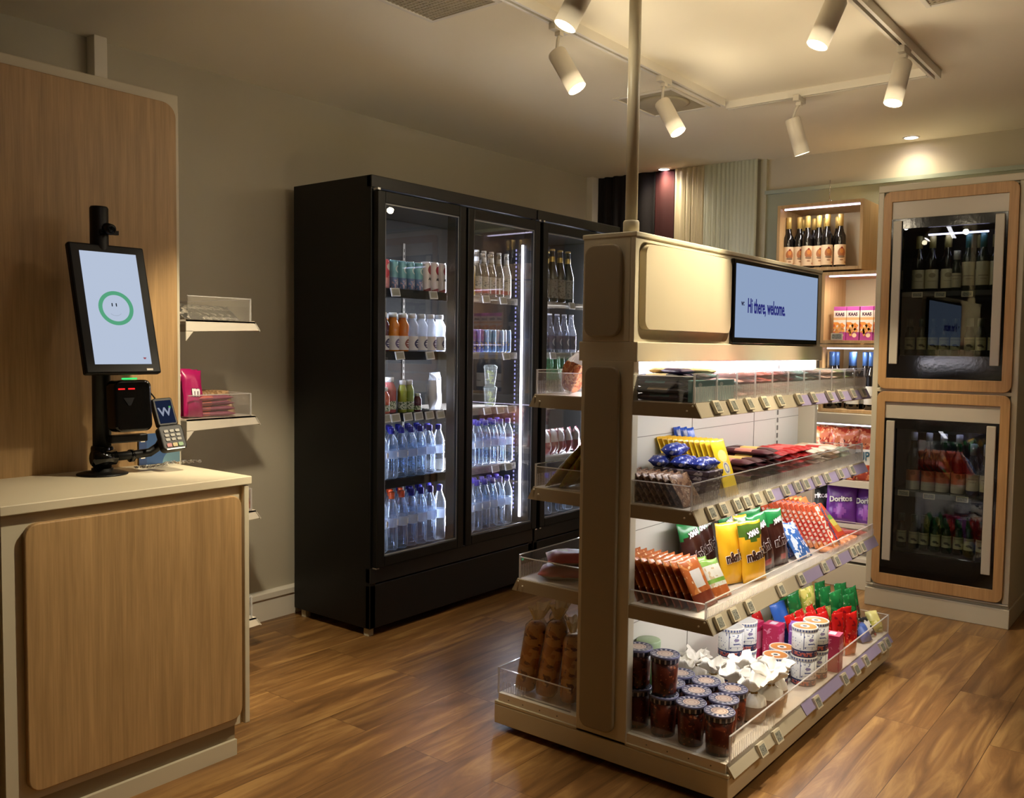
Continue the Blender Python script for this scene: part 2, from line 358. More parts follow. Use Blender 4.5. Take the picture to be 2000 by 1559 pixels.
def head(anchor, T, B, label, power=1.0, angle=52, fill=1.0):
    """track spotlight: adapter on the track, stem, cylinder from T (top) to B (lens)"""
    T = Vector(T); B = Vector(B); t = thing('track_spotlight', label, 'spotlight', (anchor[0], anchor[1], ZC-.034), 0)
    o = Vector((anchor[0], anchor[1], ZC-.034)); d = (B-T).normalized(); T2 = T-o; B2 = B-o
    MB().box(-.045, .045, -.014, .014, -.022, .004).box(-.012, .012, -.012, .012, -.036, -.02).build('adapter', M_whitem, t, bevel=.002)
    MB().tube([(0, 0, -.03), (T2.x*.5, T2.y*.5, -.05), (T2.x, T2.y, T2.z)], .006).build('stem', M_whitem, t)
    q = d.to_track_quat('Z', 'Y').to_matrix().to_4x4(); L = (B-T).length; r = .034; q.translation = T2
    MB().lathe([(r*.9, -.002), (r, .004), (r, L), (r*.88, L), (r*.86, L-.012)], 28, 0, q, caps=False).lathe([(.001, -.002), (r*.9, -.002)], 28, 0, q, caps=False).build('housing', M_whitem, t)
    MB().lathe([(.0005, L-.008), (r*.87, L-.008)], 28, 0, q, caps=False).build('lens', M_lens, t)
    s = spot(tuple(B+d*.004), d, P_SPOT*power, angle); s.parent = t; s.matrix_parent_inverse = Matrix.Translation(-o)
    l = bpy.data.lights.new('lens_fill', 'POINT'); l.energy = P_FILL*min(1, power)**2*fill; l.color = WARM; l.shadow_soft_size = .02   # point light added at the lens to brighten ceiling and walls
    p = bpy.data.objects.new('lens_fill', l); C.objects.link(p); p.location = B+d*.03; p.parent = t; p.matrix_parent_inverse = Matrix.Translation(-o)
    return t
head((2.665, 1.91), (2.651, 1.91, 2.349), (2.67, 1.832, 2.215), 'white spotlight on the left track beside the island pole', 1.5, 44)
head((3.43, 1.91), (3.417, 1.91, 2.342), (3.42, 1.832, 2.208), 'white spotlight on the left track in front of the square vent', 1.5, 44)
head((3.63, 1.0), (3.624, 1.0, 2.393), (3.58, 1.02, 2.235), 'white spotlight hanging below the far end of the right track')
head((2.9, 1.0), (2.883, 1.0, 2.40), (2.845, 1.045, 2.258), 'white spotlight cut by the top edge, right of the pole', 1.1)
head((2.18, 1.50), (2.2, 1.475, 2.36), (2.155, 1.525, 2.222), 'white spotlight cut by the top edge, left of the pole', 1.2, 60, .6)
head((4.048, 1.56), (4.05, 1.59, 2.356), (4.09, 1.555, 2.20), 'white spotlight on the far cross track, turned away', .6)
# further heads on the same tracks, outside the frame, and downlights
head((1.35, 1.91), (1.35, 1.91, 2.36), (1.405, 1.985, 2.24), 'white spotlight over the counter, turned toward the wall beside the fridges', .9, 46, .1)
head((2.3, -.35), (2.3, -.35, 2.36), (2.33, -.26, 2.24), 'white spotlight on the far right track aimed at the near end of the island', .22, 46)
head((3.1, -.35), (3.1, -.35, 2.36), (3.10, -.26, 2.24), 'white spotlight on the far right track aimed at the middle of the island', .22, 46)
head((3.9, -.35), (3.9, -.35, 2.36), (3.86, -.26, 2.24), 'white spotlight on the far right track aimed at the far end of the island', .15, 46)
track('ceiling_track', 1.2, 4.4, -.369, -.331, 'white ceiling track right of the picture, along the far side of the aisle')
def downlight(x, y, label, p=1.0, lit=True):
    t = thing('downlight', label, 'ceiling light', (x, y, ZC))
    MB().lathe([(.045, -.001), (.045, -.004), (.036, -.006), (.034, -.001)], 28, caps=False).build('trim_ring', M_white, t)
    MB().lathe([(.0005, -.002), (.0345, -.002)], 28, caps=False).build('lens', M_lens, t)
    s = spot((x, y, ZC-.012), (0, 0, -1), P_DOWN*p, 150, WARM, 1.0, .03); return t
downlight(5.286, 2.929, 'small recessed downlight near the dark curtain', .3)
downlight(5.28, 1.40, 'small recessed downlight in front of the back wall above the cabinets', .4)
downlight(3.3, -.6, 'added fill downlight in the ceiling over the right aisle, unseen', .2)  # unseen downlight added as fill for the room
M_vent = decal('vent_mesh', 'b5a98c', [], .6)
def vent(x0, x1, y0, y1, label, cone=False):
    t = thing('ceiling_vent', label, 'vent', ((x0+x1)/2, (y0+y1)/2, ZC)); a, b = (x1-x0)/2, (y1-y0)/2
    m = MB(); w = .018
    for X0, X1, Y0, Y1 in ((-a, a, -b, -b+w), (-a, a, b-w, b), (-a, -a+w, -b+w, b-w), (a-w, a, -b+w, b-w)): m.box(X0, X1, Y0, Y1, -.008, 0)
    m.build('frame', M_white, t, bevel=.002)
    m = MB().box(-a+w, a-w, -b+w, b-w, -.003, 0)
    if cone: m.lathe([(.13, -.004), (.11, -.012), (.09, -.006), (.07, -.014), (.04, -.01)], 32)
    else:
        n = 22
        for i in range(n): x = -a+w+(2*a-2*w)*(i+.5)/n; m.box(x-.004, x+.004, -b+w, b-w, -.0055, -.003)
        for i in range(n): y = -b+w+(2*b-2*w)*(i+.5)/n; m.box(-a+w, a-w, y-.004, y+.004, -.005, -.003)
    m.build('grille', mat('vent_grey', 'a79c82' if not cone else 'c9bda2', .6), t)
vent(1.98, 2.43, 1.98, 2.31, 'square mesh ceiling grille at the top edge left of the track')
vent(3.67, 4.07, 2.0, 2.32, 'square ceiling air diffuser behind the spotlight', True)
vent(2.9, 3.33, .45, .85, 'square ceiling grille at the top right edge')

# ================================================================= curtains
def curtain(name, y0, y1, mats, label, x=XB-.07, amp=.02, wl=.07, z1=ZC, seed=1, z0=.02):
    rnd = random.Random(seed); n = int((y1-y0)/.008); m = MB(); vs = []; ph = 0
    for i in range(n+1):
        y = y0+(y1-y0)*i/n; ph += .008/wl*2*PI*(1+.35*math.sin(y*9+seed))
        d = amp*math.sin(ph)*(.75+.25*math.sin(y*23))
        for z in (z0, (z0+z1)/2, z1): vs.append((x+d*(1-.25*(z/z1)), y, z))
    fs = []
    for i in range(n):
        for k in range(2): a = i*3+k; fs.append((a, a+3, a+4, a+1))
    m.add(vs, fs, 0, True); o = m.build(name, mats)
    so = o.modifiers.new('thickness', 'SOLIDIFY'); so.thickness = .003
    return tag(o, label, 'curtain')
curtain('curtain', 3.02, 3.46, mat('dark_drape', '17100f', .9), 'nearly black heavy curtain in the far left corner', seed=2, wl=.09)
curtain('curtain', 2.875, 3.02, mat('red_drape', '3c0a08', .9), 'dark red curtain beside the beige curtain', seed=3, wl=.08)
curtain('curtain', 2.66, 2.865, mat('beige_drape', 'e0d2b0', .9), 'beige pleated curtain beside the red curtain', seed=4, wl=.030, amp=.010)
curtain('curtain', 2.305, 2.66, mat('sheer_drape', 'e4e8d4', .9), 'pale grey-green sheer curtain beside the back wall', seed=5, wl=.034, amp=.007)

# ================================================================= drinks fridges
FY, FZ = 2.922, 2.04
SH = (1.56, 1.275, .99, .685)
def fridge(x0, x1, label, near):
    t = thing('drinks_fridge', label, 'fridge', (x0, FY, 0)); w = x1-x0; D = 3.45-FY
    mb = MB()
    mb.box(0, .035, .0, D, .04, FZ).box(w-.035, w, .0, D, .04, FZ).box(.035, w-.035, D-.03, D, .04, FZ)       # sides, back
    mb.box(.035, w-.035, .03, D-.03, 1.955, FZ).box(.035, w-.035, .03, D-.03, .04, .335)                          # top, bottom box
    mb.build('cabinet', M_black, t, bevel=.003)
    MB().box(.0, w, -.004, .03, 1.985, FZ).build('header_strip', mat('fridge_header', '151411', .45), t, bevel=.004)
    MB().box(0, w, -.006, .03, .245, .315).build('sill_strip', mat('fridge_sill', '121110', .42), t, bevel=.004)
    MB().box(0, w, .0, .03, .04, .238).build('kick_panel', M_black, t, bevel=.004)
    MB().box(.02, .05, .03, .06, 0, .04).box(w-.05, w-.02, .03, .06, 0, .04).box(.02, .05, D-.06, D-.03, 0, .04).box(w-.05, w-.02, D-.06, D-.03, 0, .04).build('foot', mat('foot_white', 'bbb5a0', .5), t)
    MB().box(.0355, w-.0355, D-.034, D-.031, .34, 1.95).build('back_liner', mat('fridge_back', '1c1c1b', .5), t)
    MB().box(.035, .037, .05, D-.035, .336, 1.95).box(w-.037, w-.035, .05, D-.035, .336, 1.95).build('side_liner', mat('fridge_side', '1c1c1e', .5), t)
    # middle post with its lights
    mid = .592; MB().box(mid-.034, mid+.030, .002, .062, .335, 1.955).build('mullion', M_blackp, t)
    # doors
    for a, b, hinge in ((.01, .585, 0), (.600, w-.008, 1)):
        m = MB(); f = .045; z0, z1 = .322, 1.972; gz0, gz1 = z0+.045, z1-.05
        m.box(a, a+f, -.035, -.002, z0, z1).box(b-f, b, -.035, -.002, z0, z1).box(a+f, b-f, -.035, -.002, z0, gz0).box(a+f, b-f, -.035, -.002, gz1, z1)
        d = m.build('door', M_black, t, bevel=.004)
        g = MB().box(a+f, b-f, -.024, -.020, gz0, gz1).build('glass_pane', M_glass, d)
        s = .006; m = MB()
        for X0, X1, Z0, Z1 in ((a+f, a+f+s, gz0, gz1), (b-f-s, b-f, gz0, gz1), (a+f+s, b-f-s, gz0, gz0+s), (a+f+s, b-f-s, gz1-s, gz1)): m.box(X0, X1, -.0285, -.0255, Z0, Z1)
        m.build('glass_trim', mat('grey_gasket', '77797c', .3, spec=.8), d)
        MB().box(a-.004 if not hinge else b-.012, (a+.012) if not hinge else b+.004, -.036, -.010, z1+.001, z1+.010).box(a-.004 if not hinge else b-.012, (a+.012) if not hinge else b+.004, -.036, -.010, z0-.007, z0-.001).build('hinge', M_chrome, d)
    # shelves: one rack per bay
    for bay, (a, b) in enumerate(((.05, mid-.045), (mid+.045, w-.09))):
        for i, z in enumerate(SH):
            m = MB()
            if near and bay == 0: m.box(a, b, .06, D-.06, z-.012, z-.004).box(a, b, .053, .06, z-.038, z+.002)
            else:
                for k in range(19): y = .07+k*(D-.14)/18; m.box(a, b, y, y+.003, z-.008, z-.004)
                m.box(a, b, .06, .066, z-.012, z-.003)
            s_ = m.build('shelf', [M_blackp if (near and bay == 0) else M_silver], t)
            if not (near and bay == 0): MB().box(a, b, .05, .053, z-.035, z+.0).build('label_rail', clear('rail_clear', (.8, .78, .74), .35, (.55, .5, .45)), s_)
    MB().box(.05, w-.05, .05, D-.06, .337, .347).build('shelf', M_blackp, t)
    # slotted uprights on the back wall
    for x in (.09, .45, .68, 1.1):
        if x > w-.05: continue
        m = MB().box(x, x+.014, D-.040, D-.036, .36, 1.84)
        for k in range(46): z = .4+k*.031; m.box(x+.0045, x+.0095, D-.0412, D-.0402, z, z+.016, 1)
        m.build('upright', [M_silver, M_blackp], t)
    # vertical led bars
    for x, dx, yl in ((.043, 1, .09), (mid-.006, -1, .064), (mid+.016, 1, .064), (w-.042, -1, .052)):
        MB().box(x-.004, x+.004, yl, yl+.010, .38, 1.85).build('led_bar', M_led, t)
        l = area((x0+x+dx*.008, FY+yl+.016, 1.12), (dx, .55, 0), 1.42, .012, P_FRIDGE, COOL, 'Y'); l.rotation_euler = Vector((dx, .55, 0)).to_track_quat('-Z', 'X').to_euler()
    MB().box(.06, w-.06, .04, .05, 1.935, 1.945).build('led_bar', emis('led_dim', 'd8dcff', 2), t)
    return t
fr1 = fridge(2.702, 3.893, 'tall black two-door drinks fridge beside the checkout', True)
fr2 = fridge(3.905, 4.74, 'tall black glass-door drinks fridge partly behind the island shelf', False)
# slotted side rail with lit slots inside the near fridge, status display
m = MB()
for k in range(64): z = .42+k*.0222; m.box(1.1475, 1.1515, .098, .104, z, z+.011)
m.build('slotted_rail', emis('slot_glow', 'b9b8ff', .9), fr1)
MB().box(1.095, 1.14, -.0015, 0, .150, .170).build('status_display', [mat('status_panel', '14110f', .3)], fr1)
MB().box(1.10, 1.106, -.003, -.0016, .155, .166).box(1.110, 1.116, -.003, -.0016, .155, .166).build('status_light', emis('status_green', '2c9a66', .8), fr1)

# ================================================================= checkout: tall panel, side rack, counter
# tall back unit
t = thing('tall_back_panel', 'tall wooden back panel with cream rounded frame behind the checkout counter', 'panel', (1.765, 2.862, 0))
MB().box(-1.6, 0, .022, .58, .0, 2.157).build('carcass', M_cream, t, bevel=.004)
MB().prism(rrect(-1.585, -.022, .03, 2.120, .05), .0, .022, 'y').build('wood_panel', M_oak, t, bevel=.003)
# side rack with shelves that face the fridges
t = thing('side_rack', 'cream wall rack with tray shelves behind the tall wooden panel', 'shelf', (1.766, 2.88, 0))
MB().box(.0005, .003, .012, .56, .05, 2.10).build('back_plate', M_whitem, t)
def side_shelf(t, z, L, tray=.085):
    s = MB()
    s.box(.02, L-.02, .0, .56, z-.006, z)                                                    # deck
    for y0 in (.0, .557): s.prism([(.02, z-.042), (L, z-.030) if L > .4 else (L, z-.032), (L-.026, z), (.02, z)], y0, y0+.003, 'y')
    s.prism([(L-.024, z+.002), (L+.004, z-.034), (L-.0, z-.036), (L-.028, z)], .0, .56, 'y')   # slanted rail
    o = s.build('shelf', M_whitem, t)
    m = MB().box(L-.04, L-.037, .004, .556, z, z+tray).box(.03, L-.04, .004, .007, z, z+tray).box(.03, L-.04, .553, .556, z, z+tray)
    m.build('tray_rim', M_acr, o); e = .0016
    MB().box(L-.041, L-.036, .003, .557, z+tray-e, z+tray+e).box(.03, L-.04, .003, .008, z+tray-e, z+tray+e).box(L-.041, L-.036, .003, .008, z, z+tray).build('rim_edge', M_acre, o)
    return o
for z in (1.385, 1.03, .667, .25): side_shelf(t, z, .33)
MB().prism([(.02, 1.345), (.05, 1.345), (.02, 1.31)], .0, .004, 'y').prism([(.02, .99), (.05, .99), (.02, .955)], .0, .004, 'y').build('bracket', M_whitem, t)

# counter
t = thing('checkout_counter', 'cream checkout counter with a large rounded oak front panel', 'counter', (0, 2.40, 0))
MB().box(.965, 1.69, .0, .46, .10, .860).box(1.672, 1.69, -.02, .0, .10, .860).build('carcass', M_cream, t, bevel=.003)
MB().box(.955, 1.698, -.024, .462, .8625, .888).build('countertop', mat('countertop', 'd6cbb0', .4), t, bevel=.0025)
MB().box(.98, 1.655, .0, .44, 0, .05).build('plinth', M_cream, t); MB().box(.98, 1.655, .012, .44, .05, .10).build('plinth_shade', M_creamdk, t)  # upper half in darker cream: shade under the counter painted in
MB().prism(rrect(1.015, 1.663, .125, .832, .035), -.020, 0, 'y').build('front_panel', M_oak, t, bevel=.003)
MB().box(.965, 1.672, -.004, .0, .10, .86).build('front_frame', M_cream, t)
# neighbouring unit at the left picture edge
t = thing('side_counter', 'dark-sided counter unit cut by the left picture edge', 'counter', (.7, 2.42, 0))
MB().box(-.5, .225, .0, .43, 0, .845).build('carcass', M_creamdk, t, bevel=.004); MB().box(-.46, .185, -.012, .0, .1, .8).build('front_panel', M_oak, t, bevel=.004)
MB().box(-.5, .235, -.02, -.016, .80, .885).box(.231, .235, -.02, .4, .845, .885).build('clear_riser', M_acr, t)

# checkout terminal: pole, touch screen, scanner, arm with card reader
t = thing('checkout_terminal', 'black self-checkout stand with a tilted touch screen showing a green ring face', 'checkout terminal', (1.405, 2.74, .888))
MB().lathe([(.075, 0), (.075, .004), (.06, .008), (.032, .012), (.032, .02)], 32).build('base', M_blackp, t)
MB().lathe([(.027, .01), (.027, .825), (.024, .83)], 28).build('pole', M_blackp, t)
MB().lathe([(.031, .03), (.033, .035), (.033, .085), (.031, .09)], 28).build('collar', M_blackg, t)
S = thing('x', '', '', (0, 0, 0)); bpy.data.objects.remove(S)
scr = MB().box(-.118, .118, -.011, .014, -.205, .205).build('screen', M_blackp, t, (.010, -.066, .514), (math.radians(-15.5), 0, math.radians(-2)), bevel=.006)
MB().box(-.088, .088, -.0125, -.0115, -.176, .178).build('display', emis('screen_white', 'c8d6ee', .80), scr)
def ring(r0, r1, n=48, y=-.0135, h=.0008):
    m = MB(); vs = []; fs = []
    for k in range(n):
        a = 2*PI*k/n
        for r in (r0, r1): vs += [(r*math.cos(a), y, r*math.sin(a)), (r*math.cos(a), y+h, r*math.sin(a))]
    for k in range(n):
        a = k*4; b = ((k+1) % n)*4; fs += [(a, b, b+2, a+2), (a+1, a+3, b+3, b+1), (a+2, b+2, b+3, a+3), (a, a+1, b+1, b)]
    return m.add(vs, fs)
ring(.042, .054).build('ring_graphic', emis('ring_green', '5cae86', .85), scr)
MB().prism(rrect(-.0125, -.0095, .005, .016, .0014, 3), -.0135, -.0127, 'y').prism(rrect(.0005, .0035, .005, .016, .0014, 3), -.0135, -.0127, 'y').build('eye_graphic', emis('eye_ink', '26303c', .4), scr)
m = MB(); pts = [(.018*math.cos(a)-.003, -.0133, -.012+.012*math.sin(a)) for a in [PI*1.15+k*PI*.7/14 for k in range(15)]]; m.tube(pts, .0005, 5).build('smile_graphic', emis('smile_grey', 'aab6c8', .7), scr)
lettering('w', .012, emis('red_ink', 'c0505a', .6), scr, .068, -.157, -.0128, bold=.03)
MB().box(.07, .09, -.0118, -.011, -.196, -.190).build('badge', M_silver, scr)
MB().lathe([(.022, 0), (.022, .03)], 20, 0, Matrix.Translation((.0, -.045, .50))@Matrix.Rotation(-PI/2, 4, 'X')).build('screen_mount', M_blackp, t)
# camera eye on the pole
MB().lathe([(.012, 0), (.017, .006), (.017, .03), (.013, .034)], 20, 0, Matrix.Translation((.012, -.02, .765))@Matrix.Rotation(PI/2+.25, 4, 'X')).box(-.012, .045, -.034, -.02, .745, .758).build('camera', M_blackp, t)
MB().lathe([(.0005, .0345), (.011, .0345)], 20, 0, Matrix.Translation((.012, -.02, .765))@Matrix.Rotation(PI/2+.25, 4, 'X')).build('camera_lens', mat('lens_glass_grey', '33383a', .1), t)
sc_ = MB().prism(rrect(-.060, .060, -.085, .075, .022), -.03, .03, 'y').build('scanner', M_blackg, t, (.050, -.075, .222), (math.radians(-3), 0, 0), bevel=.008, seg=3)
MB().box(-.022, .018, -.02, .0, .0765, .0815).build('status_light', emis('scan_green', '35c868', 1.6), sc_)
MB().box(-.050, -.030, -.033, -.0305, .045, .0495).box(-.018, .002, -.033, -.0305, .045, .0495).build('red_light', emis('scan_red', 'ff2a2a', 1.2), sc_)
MB().prism([(-.035, .02), (.0, .02), (-.012, -.004), (-.02, -.004)], -.0325, -.0305, 'y').build('window', mat('scan_window', '1c1c1e', .25), sc_)
MB().box(.0, .12, -.06, -.03, .100, .125).build('tray_arm', M_blackp, t, bevel=.004)
MB().tube([(-.03, -.03, .055), (.08, -.04, .058), (.13, -.05, .062), (.155, -.06, .08), (.165, -.065, .10)], .014, 14).build('arm', M_blackp, t)
MB().lathe([(.024, 0), (.024, .07)], 20, 0, Matrix.Translation((-.045, -.03, .055))@Matrix.Rotation(PI/2, 4, 'Y')).build('arm_clamp', M_blackg, t)
MB().lathe([(.02, 0), (.02, .012)], 20, 0, Matrix.Translation((.07, -.035, .055))@Matrix.Rotation(PI/2, 4, 'Y')).build('arm_clamp', M_blackg, t)
MB().tube([(.108, -.06, .265), (.128, -.05, .262), (.145, -.06, .235)], .0025, 6).build('cable', M_blackp, t)
# card reader, held by the arm
cr = thing('card_reader', 'black card reader with number keys on the terminal arm', 'card reader', (1.405+.172, 2.655, .888+.145)); cr.rotation_euler = (math.radians(-24), math.radians(-3), math.radians(-4))
MB().prism(rrect(-.033, .033, .0, .095, .008), -.012, .012, 'y').build('body', M_blackp, cr, bevel=.003)
MB().prism(rrect(-.04, .04, -.085, .0, .014), -.018, .012, 'y').build('keypad_block', M_blackp, cr, bevel=.004)
dsp = MB().box(-.026, .026, -.0132, -.0122, .008, .085).build('display', emis('reader_blue', '26304c', .5), cr)
lettering('W', .040, emis('reader_white', 'a8afc4', .7), cr, -.002, .045, -.0133, bold=.02)
MB().box(.014, .020, -.0145, -.0133, .058, .064).build('green_dot', emis('dot_green', '6bbf6a', .7), cr)
m = MB(); 
for r in range(3):
    for c_ in range(3): m.prism(rrect(-.026+c_*.019, -.012+c_*.019, -.026-r*.014, -.017-r*.014, .003, 3), -.0205, -.0178, 'y', 0)
m.build('number_key', mat('key_pale', '5f5c4e', .4), cr)
for i, (c_, nm) in enumerate((('7a2420', 'red_key'), ('7c6a24', 'yellow_key'), ('466a34', 'green_key'))):
    MB().prism(rrect(-.027+i*.019, -.011+i*.019, -.074, -.062, .003, 3), -.021, -.0178, 'y').build(nm, mat('k'+nm, c_, .4), cr)
MB().box(-.03, .03, -.0195, -.0178, -.083, -.079).build('silver_bar', M_silver, cr)
# chain on the counter
rnd = random.Random(4); m = MB(); N_ = 46
for i in range(N_):
    u = i/(N_-1); x = 1.52+u*.23+rnd.uniform(-.008, .008); y = 2.745-.02*math.sin(u*7)+.03*u*(1 if i % 2 else -.2)+rnd.uniform(-.01, .01)
    r = rnd.uniform(.005, .008); a = rnd.uniform(0, PI); b = rnd.uniform(.4, 1.3)
    pts = [Vector((r*math.cos(k*PI/5), .6*r*math.sin(k*PI/5), 0)) for k in range(10)]
    R_ = Matrix.Rotation(a, 3, 'Z')@Matrix.Rotation(b, 3, 'X')
    m.tube([(x+(R_@p).x, y+(R_@p).y, .8905+.008+(R_@p).z) for p in pts], .0011, 5, closed=True)
tag(m.build('silver_chain', M_chrome), 'thin silver chain lying in a heap across the countertop', 'chain')
lf = thing('leaflet', 'blue printed leaflet leaning on the wooden panel behind the card reader', 'leaflet', (1.66, 2.845, .889), 0)
MB().box(-.075, .075, -.0015, .0, 0, .105).build('sheet', decal('leaflet_blue', '33507a', [('rect', -.075, -.048, 0, .105, '2b3f66'), ('disc', .06, .0, .05, .045, '5f7f8c')], .5), lf)
MB().box(-.069, -.054, -.0022, -.0015, .022, .026).box(-.069, -.054, -.0022, -.0015, .044, .048).box(-.069, -.065, -.0022, -.0015, .026, .044).box(-.069, -.054, -.0022, -.0015, .078, .084).build('white_print', M_white, lf)

# ================================================================= island gondola
GX0, GX1, GYR, GYL = 2.33, 3.90, 1.38, 1.565
t = G = thing('island_shelf', 'cream double-sided island shelf unit with a header box on top', 'shelf unit', (0, 0, 0))
MB().box(GX0, GX1, 1.045, 1.90, .022, .088).box(GX0, GX0+.02, 1.045, 1.90, .088, .100).box(GX0+.1, GX0+.14, 1.1, 1.14, 0, .022).box(GX0+.1, GX0+.14, 1.8, 1.84, 0, .022).box(GX0+.25, GX0+.28, 1.45, 1.5, 0, .022).box(GX1-.14, GX1-.1, 1.1, 1.14, 0, .022).box(GX1-.14, GX1-.1, 1.8, 1.84, 0, .022).build('base', M_cream, t, bevel=.003)
MB().box(GX0+.004, GX1, 1.055, GYR+.02, .088, .128).box(GX0+.004, GX1, GYL-.02, 1.885, .088, .128).build('base_deck', M_whitem, t)
MB().box(GX0, GX0+.035, GYR, GYL, .088, 1.265).build('end_column', M_cream, t, bevel=.003)
MB().prism(rrect(1.421, 1.546, .115, 1.246, .03), GX0-.014, GX0, 'x').build('end_panel', M_creamdk, t, bevel=.005, seg=3)
MB().box(GX1-.035, GX1, GYR, GYL, .088, 1.265).build('end_column', M_cream, t, bevel=.003)
MB().box(GX0+.035, GX1-.035, 1.452, 1.492, .10, 1.27).build('back_panel', M_panelw, t)
m = MB()
for x in (2.86, 3.39):
    m.box(x-.0015, x+.0015, 1.4505, 1.452, .13, 1.25)
for z in (.42, .72, 1.02): m.box(GX0+.035, GX1-.035, 1.4508, 1.452, z-.001, z+.001)
m.build('panel_seam', mat('seam_grey', '8f8b80', .6), t)
m = MB()
for k in range(34): z = .17+k*.032; m.box(3.62, 3.635, 1.4495, 1.4505, z, z+.02, 1)
m.box(3.61, 3.645, 1.4505, 1.452, .13, 1.25).build('slotted_upright', [M_panelw, mat('slot_dark', '6c6860', .6)], t)
# header
MB().box(GX0, GX1, GYR+.016, GYL, 1.322, 1.640).box(GX0-.002, GX1+.002, GYR-.004, GYL+.004, 1.634, 1.649).build('header_box', M_cream, t, bevel=.003)
MB().prism(rrect(1.421, 1.553, 1.335, 1.615, .035), GX0-.014, GX0, 'x').build('end_panel', M_creamdk, t, bevel=.006, seg=3)
ring_prism(rrect(GX0, 2.992, 1.3221, 1.6339, .0005, 6), rrect(GX0+.020, 2.981, 1.330, 1.622, .034, 6), GYR, GYR+.0158, 'y')  .box(2.992, GX1, GYR, GYR+.0158, 1.3221, 1.6339).build('header_front', M_cream, t)
# gently bowed front panel
m = MB(); n = 24; x0, x1, z0, z1 = GX0+.050, 2.977, 1.360, 1.616; vs = []; fs = []
poly = rrect(x0, x1, z0, z1, .03, 8)
def bow(x): u = (x-x0)/(x1-x0)*2-1; return .006+.014*(1-u*u)
nn = len(poly); cols = 20
grid = []
xs_ = [x0+.03*(1-math.cos(PI/2*k/8)) for k in range(8)]+[x0+.03+(x1-x0-.06)*k/12 for k in range(13)]+[x1-.03*(1-math.cos(PI/2*(7-k)/8)) for k in range(8)]; cols = len(xs_)-1
for x in xs_:
    e = min(x-x0, x1-x); r = .03; c_ = 0 if e >= r else r-math.sqrt(max(0, r*r-(r-e)**2))
    grid.append((x, z0+c_, z1-c_))
for x, a, b in grid: vs += [(x, GYR-.003-bow(x), a), (x, GYR-.003-bow(x), b), (x, GYR+.015, a), (x, GYR+.015, b)]
for i in range(cols):
    a = i*4; b = a+4; fs += [(a, b, b+1, a+1), (a, a+2, b+2, b), (a+1, b+1, b+3, a+3)]
fs += [(0, 1, 3, 2), (cols*4, cols*4+2, cols*4+3, cols*4+1)]
m.add(vs, fs, 0, False).build('header_panel', mat('cream_panel', 'd2c6a8', .4), t)
MB().box(GX0, GX1, GYR-.012, GYL+.012, 1.262, 1.322).build('light_housing', M_cream, t, bevel=.003)
m = MB().box(GX0+.035, GX1-.04, GYR+.006, GYR+.03, 1.244, 1.262); ld = m.build('led_bar', M_led, t)
area((3.1, GYR+.018, 1.242), (0, .15, -1), 1.5, .02, P_LEDGE, (1, .95, .96)).rotation_euler = (math.radians(-12), 0, 0)
MB().box(GX0+.035, GX1-.04, GYL-.03, GYL-.006, 1.244, 1.262).build('led_bar', M_led, t)
area((3.1, GYL-.018, 1.242), (0, 0, -1), 1.5, .02, P_LEDGE*.4, (1, .95, .96))
# shelves
SHELVES = {'A': (1.147, 1.180, .085, 1), 'B': (.837, 1.180, .078, 1), 'C': (.530, 1.127, .048, 1)}
def g_shelf(z, yf, tray, side):
    """side 1: toward -y, side -1: toward +y"""
    s = side; Yc = GYR if s > 0 else GYL
    def Y(v): return v if s > 0 else (GYR+GYL)-v
    m = MB()
    def bx(x0, x1, y0, y1, z0, z1, mi=0): a, b = sorted((Y(y0), Y(y1))); m.box(x0, x1, a, b, z0, z1, mi)
    bx(GX0+.004, GX1-.004, yf, 1.448, z-.010, z)
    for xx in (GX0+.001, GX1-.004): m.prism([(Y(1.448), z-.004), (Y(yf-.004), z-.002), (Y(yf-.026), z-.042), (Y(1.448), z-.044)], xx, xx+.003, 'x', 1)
    m.prism([(Y(yf-.004), z+.001), (Y(yf-.0255), z-.040), (Y(yf-.021), z-.042), (Y(yf+.002), z-.003)], GX0+.004, GX1-.004, 'x', 2)
    o = m.build('shelf', [M_whitem, mat('shelf_end_shaded', '9c8f78', .45), mat('rail_greige', 'aaa08c', .4)], G)  # end plates get a browner tone, their shade put into the colour
    MB().lathe([(.003, 0), (.003, .002)], 10, 0, Matrix.Translation((GX0+.0, Y(yf+.02), z-.022))@Matrix.Rotation(-PI/2, 4, 'Y')).lathe([(.003, 0), (.003, .002)], 10, 0, Matrix.Translation((GX0+.0, Y(yf+.002), z-.008))@Matrix.Rotation(-PI/2, 4, 'Y')).build('rivet', mat('rivet_pale', 'e8e2d0', .4), o)
    m = MB(); a, b = sorted((Y(yf+.001), Y(yf+.004))); m.box(GX0+.006, GX1-.01, a, b, z, z+tray)
    a, b = sorted((Y(yf+.004), Y(1.445))); m.box(GX0+.006, GX0+.009, a, b, z, z+tray*.9).box(GX1-.013, GX1-.01, a, b, z, z+tray*.9)
    m.build('tray_rim', M_acr, o)
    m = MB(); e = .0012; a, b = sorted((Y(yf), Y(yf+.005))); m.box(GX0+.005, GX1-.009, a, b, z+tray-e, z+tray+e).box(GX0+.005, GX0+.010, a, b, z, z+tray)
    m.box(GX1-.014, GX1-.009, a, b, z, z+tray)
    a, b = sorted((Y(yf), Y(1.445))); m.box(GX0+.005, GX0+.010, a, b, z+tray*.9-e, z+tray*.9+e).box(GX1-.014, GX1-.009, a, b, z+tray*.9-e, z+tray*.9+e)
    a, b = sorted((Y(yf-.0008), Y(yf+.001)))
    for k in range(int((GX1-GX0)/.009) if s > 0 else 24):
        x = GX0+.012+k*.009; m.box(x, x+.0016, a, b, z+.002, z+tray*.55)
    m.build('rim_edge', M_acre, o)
    return o
